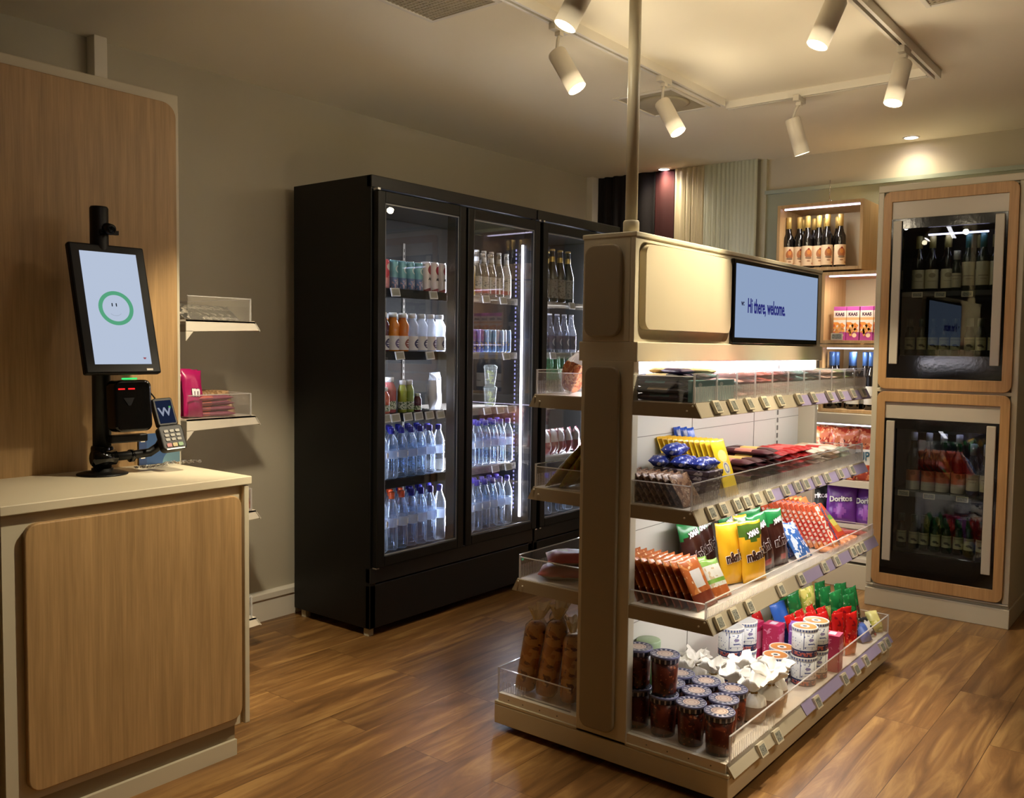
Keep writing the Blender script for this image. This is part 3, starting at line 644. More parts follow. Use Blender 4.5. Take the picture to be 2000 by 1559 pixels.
def price_tags(parent, xs, z, yf, s=1, w=.042):
    for x in xs:
        M_ = Matrix.Translation((x, yf, z))@Matrix.Rotation(math.radians(-28), 4, 'X')
        MB().box(-w/2, w/2, -.010, 0, -.036, .004, 0, M_).box(-w/2+.006, w/2-.006, -.0108, -.0098, -.031, -.003, 1, M_).build('price_tag', [M_tagw, M_tags], parent)
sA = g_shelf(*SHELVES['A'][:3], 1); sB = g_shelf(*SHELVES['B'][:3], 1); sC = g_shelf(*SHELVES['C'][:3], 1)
for (a, b), sh, (z, yf) in (((3.1, 3.89), sA, (1.147, 1.180)), ((2.86, 3.89), sB, (.837, 1.180)), ((3.0, 3.89), sC, (.530, 1.127))):
    MB().prism([(yf-.0062, z-.004), (yf-.0245, z-.039), (yf-.0255, z-.0385), (yf-.0072, z-.003)], a, b, 'x').build('price_strip', M_lilac, sh)
price_tags(sA, [2.44, 2.55, 2.67, 2.79, 2.92, 3.09, 3.23, 3.4, 3.52, 3.67, 3.8], 1.145, 1.172)
price_tags(sB, [2.42, 2.5, 2.60, 2.67, 2.75, 2.85, 2.99, 3.1, 3.18, 3.29, 3.4, 3.55, 3.69], .835, 1.172)
price_tags(sC, [2.38, 2.48, 2.59, 2.84, 3.02, 3.25, 3.38, 3.57, 3.63, 3.69], .528, 1.119)
# slim lamp under each shelf
for sh, (z, yf) in ((sA, (1.147, 1.180)), (sB, (.837, 1.180)), (sC, (.530, 1.127))):
    MB().box(GX0+.05, GX1-.05, yf+.02, yf+.032, z-.016, z-.0105).build('led_bar', emis('led_soft', 'f4f0ff', 5), sh)
    area((3.1, yf+.026, z-.018), (0, .4, -1), 1.46, .010, P_UNDER, (1, .96, .93)).rotation_euler = (math.radians(22), 0, 0)
# dividers in the top tray
for x in (2.48, 2.62, 2.76, 2.9, 3.04, 3.19, 3.35, 3.48, 3.63, 3.75):
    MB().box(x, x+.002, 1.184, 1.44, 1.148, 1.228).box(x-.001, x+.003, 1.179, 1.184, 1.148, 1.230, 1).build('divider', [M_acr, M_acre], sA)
for zz, x_ in ((.837, (2.764, 2.919, 3.079, 3.249, 3.42, 3.58, 3.74)), (.530, (3.395,))):
    for x in x_: MB().box(x, x+.002, 1.19, 1.44, zz+.001, zz+.055).build('divider', M_acr, sB if zz > .6 else sC)
# left side shelves
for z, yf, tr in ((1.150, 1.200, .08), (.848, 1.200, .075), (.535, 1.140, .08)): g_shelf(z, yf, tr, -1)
# base trays
m = MB().box(GX0+.02, GX1-.01, 1.050, 1.053, .128, .205).box(GX0+.02, GX0+.023, 1.053, 1.445, .128, .165).box(GX1-.013, GX1-.01, 1.053, 1.445, .128, .2).build('base_tray_rim', M_acr, G)
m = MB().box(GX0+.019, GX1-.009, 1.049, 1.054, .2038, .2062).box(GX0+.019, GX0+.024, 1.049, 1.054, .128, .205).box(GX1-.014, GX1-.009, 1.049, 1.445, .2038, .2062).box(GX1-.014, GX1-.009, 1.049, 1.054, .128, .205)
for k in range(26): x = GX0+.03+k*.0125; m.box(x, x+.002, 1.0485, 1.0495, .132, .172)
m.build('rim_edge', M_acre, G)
MB().box(GX0+.004, GX1-.004, 1.885, 1.888, .128, .215).box(GX0+.02, GX0+.023, 1.60, 1.885, .128, .205).build('base_tray_rim', M_acr, G)
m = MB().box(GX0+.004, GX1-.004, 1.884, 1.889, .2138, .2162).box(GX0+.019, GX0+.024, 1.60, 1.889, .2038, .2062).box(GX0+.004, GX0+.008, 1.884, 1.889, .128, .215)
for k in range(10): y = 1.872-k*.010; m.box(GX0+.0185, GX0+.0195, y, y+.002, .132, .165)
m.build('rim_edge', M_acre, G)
br = MB().prism([(1.056, .128), (1.030, .092), (1.034, .088), (1.062, .120)], GX0+.01, GX1-.004, 'x').build('base_price_rail', mat('rail_greige', 'aaa08c', .4), G)
MB().prism([(1.0525, .1265), (1.0305, .0945), (1.0295, .0955), (1.0515, .1275)], 2.9, GX1-.01, 'x').build('price_strip', M_lilac, br)
price_tags(br, [2.54, 2.66, 3.01, 3.29, 3.42, 3.54, 3.75, 3.82], .118, 1.046, w=.046)
m = MB()
for y in (1.10, 1.17, 1.24, 1.31, 1.64, 1.71, 1.78, 1.84): m.lathe([(.0022, 0), (.0022, .001)], 8, 0, Matrix.Translation((GX0+.003, y, .112))@Matrix.Rotation(-PI/2, 4, 'Y'))
m.build('rivet', mat('hole_dark', '5a5244', .6), G)
# cable on the back panel
MB().tube([(2.40, 1.44, 1.10), (2.378, 1.43, 1.06), (2.374, 1.43, 1.0), (2.38, 1.44, .96), (2.376, 1.445, .90)], .0015, 6).tube([(2.40, 1.44, .48), (2.38, 1.43, .46), (2.368, 1.43, .44)], .0015, 6).build('cable', mat('cable_grey', '77736a', .5), G)
# pole on the island
p = thing('support_pole', 'cream round pole rising from the island shelf to the ceiling', 'pole', (2.385, 1.43, 1.649))
MB().lathe([(.0245, 0), (.0245, .035), (.022, .04)], 24).build('pole_foot', M_cream, p); MB().lathe([(.0185, .03), (.0185, ZC-1.649)], 24).build('pole_shaft', M_cream, p)

# display screen on the header
t = thing('display_screen', 'flat display screen on the island header reading Hi there, welcome', 'screen', (3.404, GYR-.0005, 1.4745))
MB().box(-.420, .420, -.014, .0, -.150, .150).build('bezel', M_blackg, t, bevel=.003)
MB().box(-.404, .404, -.0155, -.0141, -.128, .134).build('display', emis('display_blue', '9fb4d6', .78), t)
M_ink = emis('ink_navy', '2b2c7e', .8)
lettering('Hi there, welcome.', .074, M_ink, t, -.125, -.014, -.0158, bold=.020, sx=.62)
lettering('w:', .028, emis('ink_grey', '3d4360', .7), t, -.345, -.004, -.0158, bold=.02)

# ================================================================= wine cabinets
CX = 4.74
def wine_unit():
    t = thing('wine_cabinet_tower', 'cream tower holding two oak-framed glass wine coolers one above the other', 'cabinet', (CX, 0, 0))
    # shell around two niches
    y0, y1 = .745, 1.402; m = MB()
    m.box(.02, .62, y0, y0+.03, .09, 2.135).box(.02, .62, y1-.03, y1, .09, 2.135).box(.02, .62, y0+.03, y1-.03, 2.09, 2.135)
    m.box(.02, .62, y0+.03, y1-.03, 1.075, 1.14).box(.02, .62, y0+.03, y1-.03, .09, .15).box(.55, .62, y0+.03, y1-.03, .15, 2.09)
    m.box(0, .02, y0, y1, 2.1, 2.135).box(0, .02, y0, y1, .105, .115).box(0, .02, y0, y0+.028, .115, 2.1).box(0, .02, y1-.028, y1, .115, 2.1).box(0, .02, y0+.02, y1-.02, 1.10, 1.12)
    m.build('carcass', M_cream, t, bevel=.004)
    MB().box(-.006, .62, y0-.006, y1+.0, 0, .092).build('plinth', M_cream, t, bevel=.003)
    return t
wt = wine_unit()
def cooler(z0, z1, op, wb, gb, label, shelf_z, ledz):
    """z0..z1 outer frame, op opening (z lo, z hi), wb bottom of white strip, gb bottom of glass"""
    t = thing('wine_cooler', label, 'wine cooler', (CX, 0, 0))
    ya, yb = .77, 1.370; ia, ib = .812, 1.330
    o_ = rrect(ya, yb, z0, z1, .035, 6)
    def inner_of(p):
        out = []
        for u, w in p: out.append((min(max(u, ia), ib), min(max(w, op[0]), op[1])))
        return out
    ring_prism(o_, inner_of(o_), -.018, -.001).build('oak_frame', M_oaky, t, bevel=.002)
    MB().box(-.008, .0, ia, ib, wb, op[1]).build('top_strip', mat('strip_beige', 'bcb2a0', .35), t)
    # black door
    m = MB(); g0, g1 = gb, wb-.05
    m.box(-.016, .012, ia+.001, ia+.055, op[0]+.002, wb-.002).box(-.016, .012, ib-.055, ib-.001, op[0]+.002, wb-.002).box(-.016, .012, ia+.055, ib-.055, op[0]+.002, g0).box(-.016, .012, ia+.055, ib-.055, g1, wb-.002)
    d = m.build('door', M_blackg, t)
    MB().box(-.006, -.003, ia+.055, ib-.055, g0, g1).build('glass_pane', clear('cooler_glass', (.72, .74, .72), 0, refl=.9, rough=0, edge=.35), d)
    hz0 = op[0]+.07; hz1 = wb-.012
    for y in (ia+.012, ib-.052): MB().box(-.030, -.016, y, y+.04, hz0, hz1).build('handle', mat('handle_beige', 'b4ab9a', .35), d, bevel=.003)
    # inner box
    q = .545; m = MB(); m.box(.012, q, ia+.002, ia+.02, op[0]+.002, wb).box(.012, q, ib-.02, ib-.002, op[0]+.002, wb).box(q-.015, q, ia+.02, ib-.02, op[0]+.002, wb).box(.012, q-.015, ia+.02, ib-.02, wb-.012, wb).box(.012, q-.015, ia+.02, ib-.02, op[0]+.002, g0-.005)
    m.build('liner', mat('cooler_liner', '1b1c1b', .5), t)
    for z in shelf_z:
        s = MB().box(.03, .5, ia+.022, ib-.022, z-.008, z); s.box(.022, .03, ia+.022, ib-.022, z-.022, z+.002); s.build('shelf', clear('shelf_smoke', (.45, .46, .45), .5, (.25, .25, .24)), t)
    MB().box(.10, .112, .915, 1.185, ledz, ledz+.007).build('led_bar', emis('led_cooler', 'cdc8ff', 9 if z0 > 1 else 1.2), t)
    area((CX+.06, 1.07, wb-.03), (.35, 0, -1), .4, .02, .34 if z0 > 1 else .2, (.95, .93, 1)).rotation_euler = Vector((.35, 0, -1)).to_track_quat('-Z', 'X').to_euler()
    return t
cu = cooler(1.117, 2.098, (1.172, 2.046), 1.962, 1.285, 'upper oak-framed glass wine cooler with pale vertical handles', (1.60,), 1.885)
cl = cooler(.121, 1.104, (.180, 1.052), .970, .300, 'lower oak-framed glass wine cooler with pale vertical handles', (.602,), .93)
for y, z in ((1.205, 1.585), (1.10, 1.583), (.98, 1.583)): MB().box(.012, .016, y-.025, y+.025, z-.012, z+.014).box(.0113, .0125, y-.020, y+.020, z-.008, z+.010, 1).build('price_tag', [M_tagw, M_tags], cu)
for y, z in ((1.235, .592), (1.115, .588), (.965, .590)): MB().box(.012, .016, y-.027, y+.027, z-.012, z+.016).box(.0113, .0125, y-.022, y+.022, z-.008, z+.012, 1).build('price_tag', [M_tagw, M_tags], cl)

# ================================================================= back shelving behind the island
BX = 5.0
def cubby(name, label, y0, y1, z0, z1, depth=.36, led=True, th=.018, loc=0):
    t = thing(name, label, 'shelf', (BX, 0, 0)); m = MB()
    m.box(0, depth, y0, y0+th, z0, z1).box(0, depth, y1-th, y1, z0, z1).box(0, depth, y0+th, y1-th, z0, z0+th).box(0, depth, y0+th, y1-th, z1-th, z1)
    m.build('box_frame', M_oakl, t, bevel=.0015)
    MB().box(depth-.01, depth-.002, y0+th, y1-th, z0+th, z1-th).build('back_board', mat('back_board', 'c2b594', .6), t)
    if led:
        MB().box(.03, .042, y0+.03, y1-.03, z1-th-.007, z1-th).build('led_bar', M_led2, t)
        area((BX+.04, (y0+y1)/2, z1-th-.010), (.2, 0, -1), y1-y0-.06, .012, 2.6, (1, .9, .82)).rotation_euler = Vector((.25, 0, -1)).to_track_quat('-Z', 'X').to_euler()
    return t
cubby('wall_cubby', 'top oak cubby holding a row of dark labelled wine bottles', 1.555, 2.035, 1.748, 2.125)
cubby('wall_cubby', 'middle oak cubby holding the purple and orange snack boxes', 1.406, 1.768, 1.345, 1.738)
t = cubby('wall_cubby', 'lower oak cubby holding bottles with blue capsules', 1.406, 1.768, .965, 1.340)
cubby('wall_cubby', 'narrow oak cubby just behind the end of the display screen', 1.775, 2.05, 1.345, 1.738, led=False)
t = thing('snack_cabinet', 'cream wall cabinet with shelves of crisp bags under the wine cubbies', 'cabinet', (BX, 0, 0))
m = MB().box(-.02, .38, 1.406, 2.3, .905, .963).box(.0, .38, 1.406, 2.3, .0, .135).box(.34, .38, 1.406, 2.3, .135, .905).box(.0, .34, 2.28, 2.3, .135, .905).box(0, .34, 1.406, 1.42, .135, .905)
m.build('carcass', M_cream, t, bevel=.003)
MB().box(.0, .34, 1.42, 2.28, .572, .590).box(-.012, .0, 1.42, 2.28, .56, .595).build('shelf', M_whitem, t); MB().box(.0, .34, 1.42, 2.28, .15, .17).build('shelf', M_whitem, t)
MB().box(-.022, -.018, 1.406, 2.3, .91, .958).build('front_lip', M_cream, t)
MB().box(.02, .035, 1.45, 2.25, .895, .904).build('led_bar', M_led2, t)
area((BX+.04, 1.85, .89), (.2, 0, -1), .8, .012, 2.6, (1, .92, .85)).rotation_euler = Vector((.35, 0, -1)).to_track_quat('-Z', 'X').to_euler()
area((BX+.03, 1.85, .56), (.2, 0, -1), .8, .012, 1.6, (1, .92, .85)).rotation_euler = Vector((.35, 0, -1)).to_track_quat('-Z', 'X').to_euler()
# hanging bracket above the top cubby
MB_ = MB().tube([(BX+.1, 1.775, 2.26), (BX+.1, 1.775, 2.14)], .002, 6).lathe([(.009, 0), (.012, .01), (.009, .024)], 14, 0, Matrix.Translation((BX+.1, 1.77, 2.126)))
tag(MB_.build('hanging_bracket', M_chrome), 'small chrome fitting standing on top of the wine bottle cubby', 'fitting')
# ================================================================= goods: makers
def bottle_root(name, prof, body, cap_prof, capm, label=None, labm=None, extra=None, seg=18):
    """body as the thing's own mesh, cap and label as parts"""
    o = MB().lathe(prof, seg).build(name, body)
    if cap_prof: MB().lathe(cap_prof, seg).build('cap', capm, o)
    if label: r, z0, z1 = label; MB().lathe([(r, z0), (r, z1)], seg, caps=False).build('paper_label', labm, o)
    if extra: extra(o)
    return o
def wine_prof(r, h, rn=.014, s=1.0):
    return [(r*.9, 0), (r, .006), (r, h*.56), (r*.93, h*.61), (r*.6, h*.68), (rn*1.1, h*.74), (rn, h*.80), (rn, h*.985), (rn*1.08, h)]
def capsule(rn, h, z0=.80): return [(rn*1.08, h*z0), (rn*1.1, h*.995), (rn*1.0, h*1.004)]
def pillow_y(w, h, d, seed=0, crimp=.035):
    ns = Vector((seed*3.1, seed*1.7, 0))
    def f(x, z):
        u = min(1, abs(2*x/w)); v = z/h
        if v < crimp or v > 1-crimp: return 0.0
        vv = (v-crimp)/(1-2*crimp); t = d/2*max(0, 1-u**2.6)**.6*max(0, 1-abs(2*vv-1)**3.2)**.6*(1.12-.3*vv)
        n = noise.noise(Vector((x*26, z*20, 0))+ns)*.35+noise.noise(Vector((x*60, z*14, 3))+ns)*.2
        return t*(1+n)
    return f
def pillow(w, h, d, zone=None, seed=0, nx=14, nz=20, m=None, M=None):
    """sealed bag standing on its lower seam, front toward -y; zone(u, v, back) -> material index"""
    f = pillow_y(w, h, d, seed); m = m or MB(); vs = []; fs = []; mi = []
    rnd = random.Random(seed)
    for side in (-1, 1):
        for j in range(nz+1):
            v = j/nz
            for i in range(nx+1):
                u = i/nx; x = (u-.5)*w*(1-.05*math.sin(PI*v)); z = v*h
                edge = noise.noise(Vector((z*22, seed, side*0)))*.004
                y = side*(f((u-.5)*w, z)+.0006)+noise.noise(Vector((x*30, z*16, seed+5)))*d*.10*(1 if .04 < v < .96 else .6)
                if v < .04 or v > .96: y += .0015*math.sin(x*260)
                vs.append((x+edge*(abs(u-.5)*2), y, z+(noise.noise(Vector((x*18, seed, v)))*.006 if v > .9 else 0)))
    n1 = (nx+1)*(nz+1)
    for s in (0, 1):
        for j in range(nz):
            for i in range(nx):
                a = s*n1+j*(nx+1)+i; fs.append((a, a+1, a+nx+2, a+nx+1)); mi.append(zone((i+.5)/nx, (j+.5)/nz, s) if zone else 0)
    rim = [j*(nx+1) for j in range(nz+1)]+[nz*(nx+1)+i for i in range(1, nx+1)]+[j*(nx+1)+nx for j in range(nz-1, -1, -1)]+[i for i in range(nx-1, 0, -1)]
    for k in range(len(rim)): a, b = rim[k], rim[(k+1) % len(rim)]; fs.append((a, b, n1+b, n1+a)); mi.append(0)
    return m.add(vs, fs, mi, True, M)
def bag(name, w, h, d, mats, zone=None, seed=0, text=None, post=None):
    """text = list of (string, size, material, x, z, bold, outline material, tilt, squeeze)"""
    o = pillow(w, h, d, zone, seed).build(name, mats); f = pillow_y(w, h, d, seed)
    def surf(x, z): return -f(x, z)+noise.noise(Vector((x*30, z*16, seed+5)))*d*.10-.0025
    for (s, size, m, x, z, bold, outl, tilt, sx) in (text or []):
        if outl: lettering(s, size, outl, o, x, z, surf=lambda a, b: surf(a, b)+.0009, bold=bold+.035, tilt=tilt, sx=sx)
        lettering(s, size, m, o, x, z, surf=surf, bold=bold, tilt=tilt, sx=sx)
    if post: post(o)
    return o
def flowpack(name, w, l, t, mats, zone=None, seed=0, M=None):
    """bar in foil lying on its back: length along y, crimped fins at both ends"""
    m = MB(); nx, ny = 6, 12; vs = []; fs = []; mi = []
    for s in (0, 1):
        for j in range(ny+1):
            v = j/ny; e = min(v, 1-v)
            k = 0 if e < .06 else min(1, ((e-.06)/.06))**.5
            for i in range(nx+1):
                u = i/nx; q = (1-abs(2*u-1)**4)**.5
                z = t/2+(1 if s else -1)*t/2*k*(.25+.75*q)+noise.noise(Vector((u*4+seed, v*9, s)))*t*.08*k
                if k == 0: z = t/2+.0012*math.sin(u*40)
                vs.append(((u-.5)*w*(1-.04*k), (v-.5)*l, max(z, 0)))
    n1 = (nx+1)*(ny+1)
    for s in (0, 1):
        for j in range(ny):
            for i in range(nx): a = s*n1+j*(nx+1)+i; fs.append((a, a+1, a+nx+2, a+nx+1)); mi.append(zone((i+.5)/nx, (j+.5)/ny, s) if zone else 0)
    rim = [j*(nx+1) for j in range(ny+1)]+[ny*(nx+1)+i for i in range(1, nx+1)]+[j*(nx+1)+nx for j in range(ny-1, -1, -1)]+[i for i in range(nx-1, 0, -1)]
    for k in range(len(rim)): a, b = rim[k], rim[(k+1) % len(rim)]; fs.append((a, b, n1+b, n1+a)); mi.append(0)
    return m.add(vs, fs, mi, True).build(name, mats)
def F(name, col, rough=.32, spec=.6): return mat(name, col, rough, spec=spec, bump=(38, .10))    # foil and printed film
GR = -PI/2   # faces the camera side from the back wall

# ================================================================= goods in the near fridge
M_pet = clear('pet_water', (.80, .86, .93), .035, (.82, .88, .96), 1.0, .06, 1.6, rim=.8)
M_petc = clear('pet_cup', (.95, .97, .97), .14, (.8, .85, .8), .7, .05, .4)
def can(key, h, r, m):
    def b():
        o = MB().lathe([(r*.82, 0), (r, .006), (r, h-.010), (r*.84, h-.002)], 22).build('drink_can', m)
        MB().lathe([(r*.84, h-.002), (r*.86, h), (r*.78, h), (r*.76, h-.004), (.001, h-.004)], 22, caps=False).build('can_top', M_chrome, o); return o
    return b
M_c1 = decal('can_pink', 'd8566a', [('band', .0, .05, 'e6a0a4'), ('disc', 0, .10, .016, .016, 'f2dede'), ('noise', 120, .62, 'f4dadd', 0, .06)], .3, .2)
M_c2 = decal('can_teal', '7fb9cc', [('band', 0, .055, '6d86b4'), ('disc', 0, .093, .017, .017, 'dfeef2'), ('disc', 0, .093, .011, .011, '6f9fb4'), ('disc', 0, .030, .012, .012, 'd8d8e6'), ('noise', 90, .6, 'c9b0c4', 0, .05)], .3, .2)
M_c3 = decal('can_acai', 'e8e0e6', [('disc', 0, .105, .018, .022, '9c2840'), ('disc', 0, .0, .03, .02, '9c4050'), ('stripes', 1, .93, 0, .14, 'ffffff')], .3, .1)
FYa = 3.012
for i, x in enumerate([2.864, 2.919, 2.973, 3.027, 3.081]):
    place('can_p' if i == 0 else 'can_t', can('', .135, .0262, M_c1 if i == 0 else M_c2), (x, FYa, 1.560), .5,
          ('pink drink can at the left end of the top fridge shelf' if i == 0 else f'teal drink can, {ORD[i-1]} of the teal ones on the top fridge shelf'), 'can', 'drink cans on the top shelf of the near fridge')
def acai():
    o = can('', .145, .026, M_c3)(); lettering('ACAI', .017, mat('ink_dark', '2a2530', .5), o, 0, .062, surf=lambda x, z: -math.sqrt(max(1e-6, .0264**2-x*x)), bold=.03, sx=.8); return o
for i, x in enumerate([3.136, 3.190, 3.244]):
    place('can_a', acai, (x, FYa, 1.560), .45, f'white drink can with a dark red top, {ORD[i]} of three on the top fridge shelf', 'can', 'drink cans on the top shelf of the near fridge')
for i in range(6):
    place('can_t2', can('', .135, .0262, M_c2), (2.93+i*.058, FYa+.12, 1.560), .3, f'teal drink can in the back row, {ORD[i]} from the left, top fridge shelf', 'can', 'drink cans on the top shelf of the near fridge')
# vitamin drinks
def vit(colr, nm):
    def b():
        bm_ = mat('juice_'+nm, colr, .12, spec=.7) if nm != 'clear' else clear('juice_clear', (.93, .95, 1), .45, (.9, .95, 1), .6, .1)
        o = MB().lathe([(.027, 0), (.0298, .006), (.0298, .073), (.028, .078), (.0303, .10), (.031, .125), (.020, .148), (.0175, .152), (.0175, .16)], 22).build('juice_bottle', bm_)
        MB().lathe([(.0195, .158), (.0195, .178), (.018, .180)], 20).build('cap', mat('cap_white', 'e8ecf2', .35), o)
        MB().lathe([(.0305, .008), (.0305, .073)], 22, caps=False).build('paper_label', decal('vit_label_'+nm, 'e8e6ee', [('disc', 0, .038, .0225, .0225, {'red': '3c3868', 'orange': '6c6090', 'amber': '8a4040', 'clear': '2c2c64'}[nm]), ('disc', 0, .038, .017, .003, 'e8e6ee'), ('disc', 0, .048, .012, .002, 'e8e6ee'), ('disc', 0, .028, .012, .002, 'e8e6ee')], .4), o)
        return o
    return b
vc = [('red', '5a1a30'), ('orange', 'e08a2a'), ('amber', 'd47820'), ('clear', ''), ('clear', ''), ('clear', ''), ('clear', '')]
vn = {'red': 'dark red juice', 'orange': 'orange juice', 'amber': 'amber juice', 'clear': 'clear drink'}
k_ = 0
for i, x in enumerate([2.868, 2.931, 2.994, 3.057, 3.120, 3.183, 3.246]):
    nm, c_ = vc[i]
    lb = {'red': 'bottle of dark red juice with white cap, left end of the second fridge shelf', 'orange': 'bottle of orange juice with white cap on the second fridge shelf', 'amber': 'bottle of amber juice right of the orange one on the second fridge shelf'}.get(nm)
    if not lb: k_ += 1; lb = f'white-capped bottle of clear drink, {ORD[k_-1]} from the left on the second fridge shelf'
    place('vit_'+nm, vit(c_, nm), (x, FYa+.01, 1.275), .5, lb, 'bottle', 'juice bottles on the second shelf of the near fridge')
    if i > 1: place('vit_'+nm, None, (x-.01, FYa+.12, 1.275), .5, lb.replace('white-capped bottle', 'white-capped bottle behind').replace('bottle of', 'rear-row bottle of') if nm != 'clear' else f'rear-row bottle of clear drink, {ORD[k_-1]} from the left on the second fridge shelf', 'bottle', 'juice bottles on the second shelf of the near fridge')
# smoothies, milk
def smoothie(nm, col, r, h):
    def b():
        o = MB().lathe([(r*.92, 0), (r, .005), (r, h*.68), (r*.72, h*.82), (r*.62, h*.85), (r*.62, h*.88)], 20).build('smoothie_bottle', mat('smoothie_'+nm, col, .2))
        MB().lathe([(r*.70, h*.87), (r*.70, h), (r*.66, h+.002)], 20).build('cap', mat('cap_white', 'e8ecf2', .35), o)
        MB().lathe([(r*1.012, h*.1), (r*1.012, h*.34)], 20, caps=False).build('paper_label', decal('sm_label'+nm, 'd8e0d0', [('noise', 160, .52, '4a6a4a')], .4), o); return o
    return b
for x, y, nm, col, r, h, lb in ((2.862, .0, 'coral', 'c8624e', .032, .12, 'short bottle of coral smoothie at the left end of the third fridge shelf'),
        (2.925, .03, 'pink', 'b56468', .036, .165, 'wide bottle of pink smoothie on the third fridge shelf'),
        (2.985, .0, 'green', '9aa63c', .022, .15, 'slim bottle of yellow-green juice, left of two on the third fridge shelf'),
        (3.032, .0, 'green2', '86a044', .022, .15, 'slim bottle of green juice, right of two on the third fridge shelf'),
        (3.088, .0, 'plum', '5c2030', .02, .085, 'very small bottle of dark red juice on the third fridge shelf'),
        (2.865, .10, 'salad', 'a8a890', .036, .225, 'tall white-capped jar at the back left of the third fridge shelf')):
    place('sm_'+nm, smoothie(nm, col, r, h), (x, FYa+y, .99), .4, lb, 'bottle', 'small drinks on the third shelf of the near fridge')
place('milk', lambda: bag('milk_pouch', .10, .185, .05, [F('milk_film', 'dfe6f4', .3), clear('milk_top', (.9, .92, .95), .5)], lambda u, v, s: 1 if v > .8 else 0, 3), (3.225, 3.03, .99), .2, 'white plastic pouch at the right end of the third fridge shelf', 'pouch')
# water
M_wlab = clear('water_label', (.9, .93, 1), .6, (.85, .9, 1), .4, .2)
def water(h, cap, nm):
    def b():
        r = .0302
        o = MB().lathe([(r*.8, 0), (r, .008), (r, h*.28), (r*.95, h*.33), (r, h*.38), (r, h*.66), (r*.8, h*.76), (r*.45, h*.87), (r*.42, h*.90)], 18).build('water_bottle', M_pet)
        MB().lathe([(r*.48, h*.885), (r*.48, h*.985), (r*.40, h)], 16).build('cap', mat('cap_'+nm, cap, .3), o)
        MB().lathe([(r*1.012, h*.40), (r*1.012, h*.56)], 18, caps=False).build('paper_label', M_wlab, o)
        MB().prism(rrect(-.009, .009, h*.43, h*.53, .004, 3), -r*1.05-.0006, -r*1.03, 'y').build('label_print', mat('wl_white', 'f0f2f8', .5), o); return o
    return b
def water_rows(z, x0, dx, n, rows, h, caps, where, y0=3.020, dy=.070, sh=-.006):
    for r in range(rows):
        for i in range(n):
            cap = caps(i, r); x = x0+i*dx+r*sh
            place('water_%s_%s' % (cap, h), water(h, {'blue': '2a2a9c', 'red': 'b83a30', 'orange': 'e0582a', 'violet': '4a3c9a'}[cap], cap+str(h)), (x, y0+r*dy, z), .3+i*.11+r,
                  f'{cap}-capped water bottle, row {ORD[r]}, column {ORD[i]} from the left, {where}', 'bottle', 'water bottles, '+where)
water_rows(.685, 2.862, .0635, 7, 3, .235, lambda i, r: 'red' if (r == 2 and i < 3) or (r == 1 and i < 2) else 'blue', 'fourth shelf, near fridge')
water_rows(.3485, 2.862, .0655, 7, 3, .272, lambda i, r: 'orange' if i < 3 or (i == 3 and r > 0) else 'blue', 'floor shelf, near fridge')
# right bay
M_brn = clear('beer_clear', (.75, .7, .62), .12, (.6, .55, .5), .9, .05, rim=.7)
def longneck(nm, body, lab, h=.245, r=.03, capc='d8d4c8', foil=None):
    def b():
        o = MB().lathe([(r*.85, 0), (r, .006), (r, h*.5), (r*.75, h*.62), (r*.45, h*.78), (r*.40, h*.97), (r*.42, h*.975)], 18).build('glass_bottle', body)
        MB().lathe([(r*.46, h*.965), (r*.46, h), (r*.38, h*1.005)], 14).build('cap', mat('cap'+nm, capc, .3), o)
        MB().lathe([(r*1.015, h*.08), (r*1.015, h*.44)], 18, caps=False).build('paper_label', lab, o)
        if foil: MB().lathe([(r*.50, h*.72), (r*.435, h*.86)], 18, caps=False).build('neck_label', foil, o)
        return o
    return b
M_lab1 = decal('cider_label', 'cfc9c0', [('band', .0, .038, 'b87068'), ('noise', 130, .56, '8a8a88', .05, .11), ('stripes', 2, .96, 0, .12, 'ffffff')], .45)
for i, x in enumerate([3.52, 3.577, 3.637, 3.70, 3.762]):
    place('cider', longneck('cid', M_brn, M_lab1, .235, .028, 'd8d8d8', mat('foil_white', 'd4d8dc', .3)), (x, 3.02, 1.56), .3*i,
          f'longneck bottle with pale label, {ORD[i]} of five, top shelf behind the second fridge door', 'bottle', 'longneck bottles behind the second fridge door')
for i, x in enumerate([3.60, 3.66, 3.72]):
    place('cider', None, (x, 3.10, 1.56), .3*i, f'longneck bottle in the back row, {ORD[i]} of three behind the second fridge door', 'bottle', 'longneck bottles behind the second fridge door')
place('yellowcan', can('', .155, .026, mat('can_yellow', 'c8aa4c', .3)), (3.470, 3.02, 1.56), 0, 'yellow drink can at the left end of the second fridge door', 'can')
for i in range(11):
    c_ = ['7c64a8', '7c64a8', '7a70b4', '8a6aa8', '7aa0cc', '8ab4dc', '7aa0cc', 'b4bcd4', '90b0d8', 'c8d4e6', '88a8d8'][i]
    nm = ['purple']*4+['blue']*3+['silver', 'blue', 'silver', 'blue']
    M_ = decal('slimcan'+c_, c_, [('stripes', 1, .95, 0, .2, 'eef2ff'), ('band', .0, .055, '5a56a0' if i < 4 else '6f8fc8'), ('noise', 90, .62, 'd8c070', 0, .06)], .3, .3)
    place('slim'+c_, can('', .118, .0145, M_), (3.462+i*.0315, 3.012+(.004 if i % 2 else 0), 1.275), .2*i, f'slim {nm[i]} can, {ORD[i]} from the left behind the second fridge door', 'can', 'slim cans behind the second fridge door')
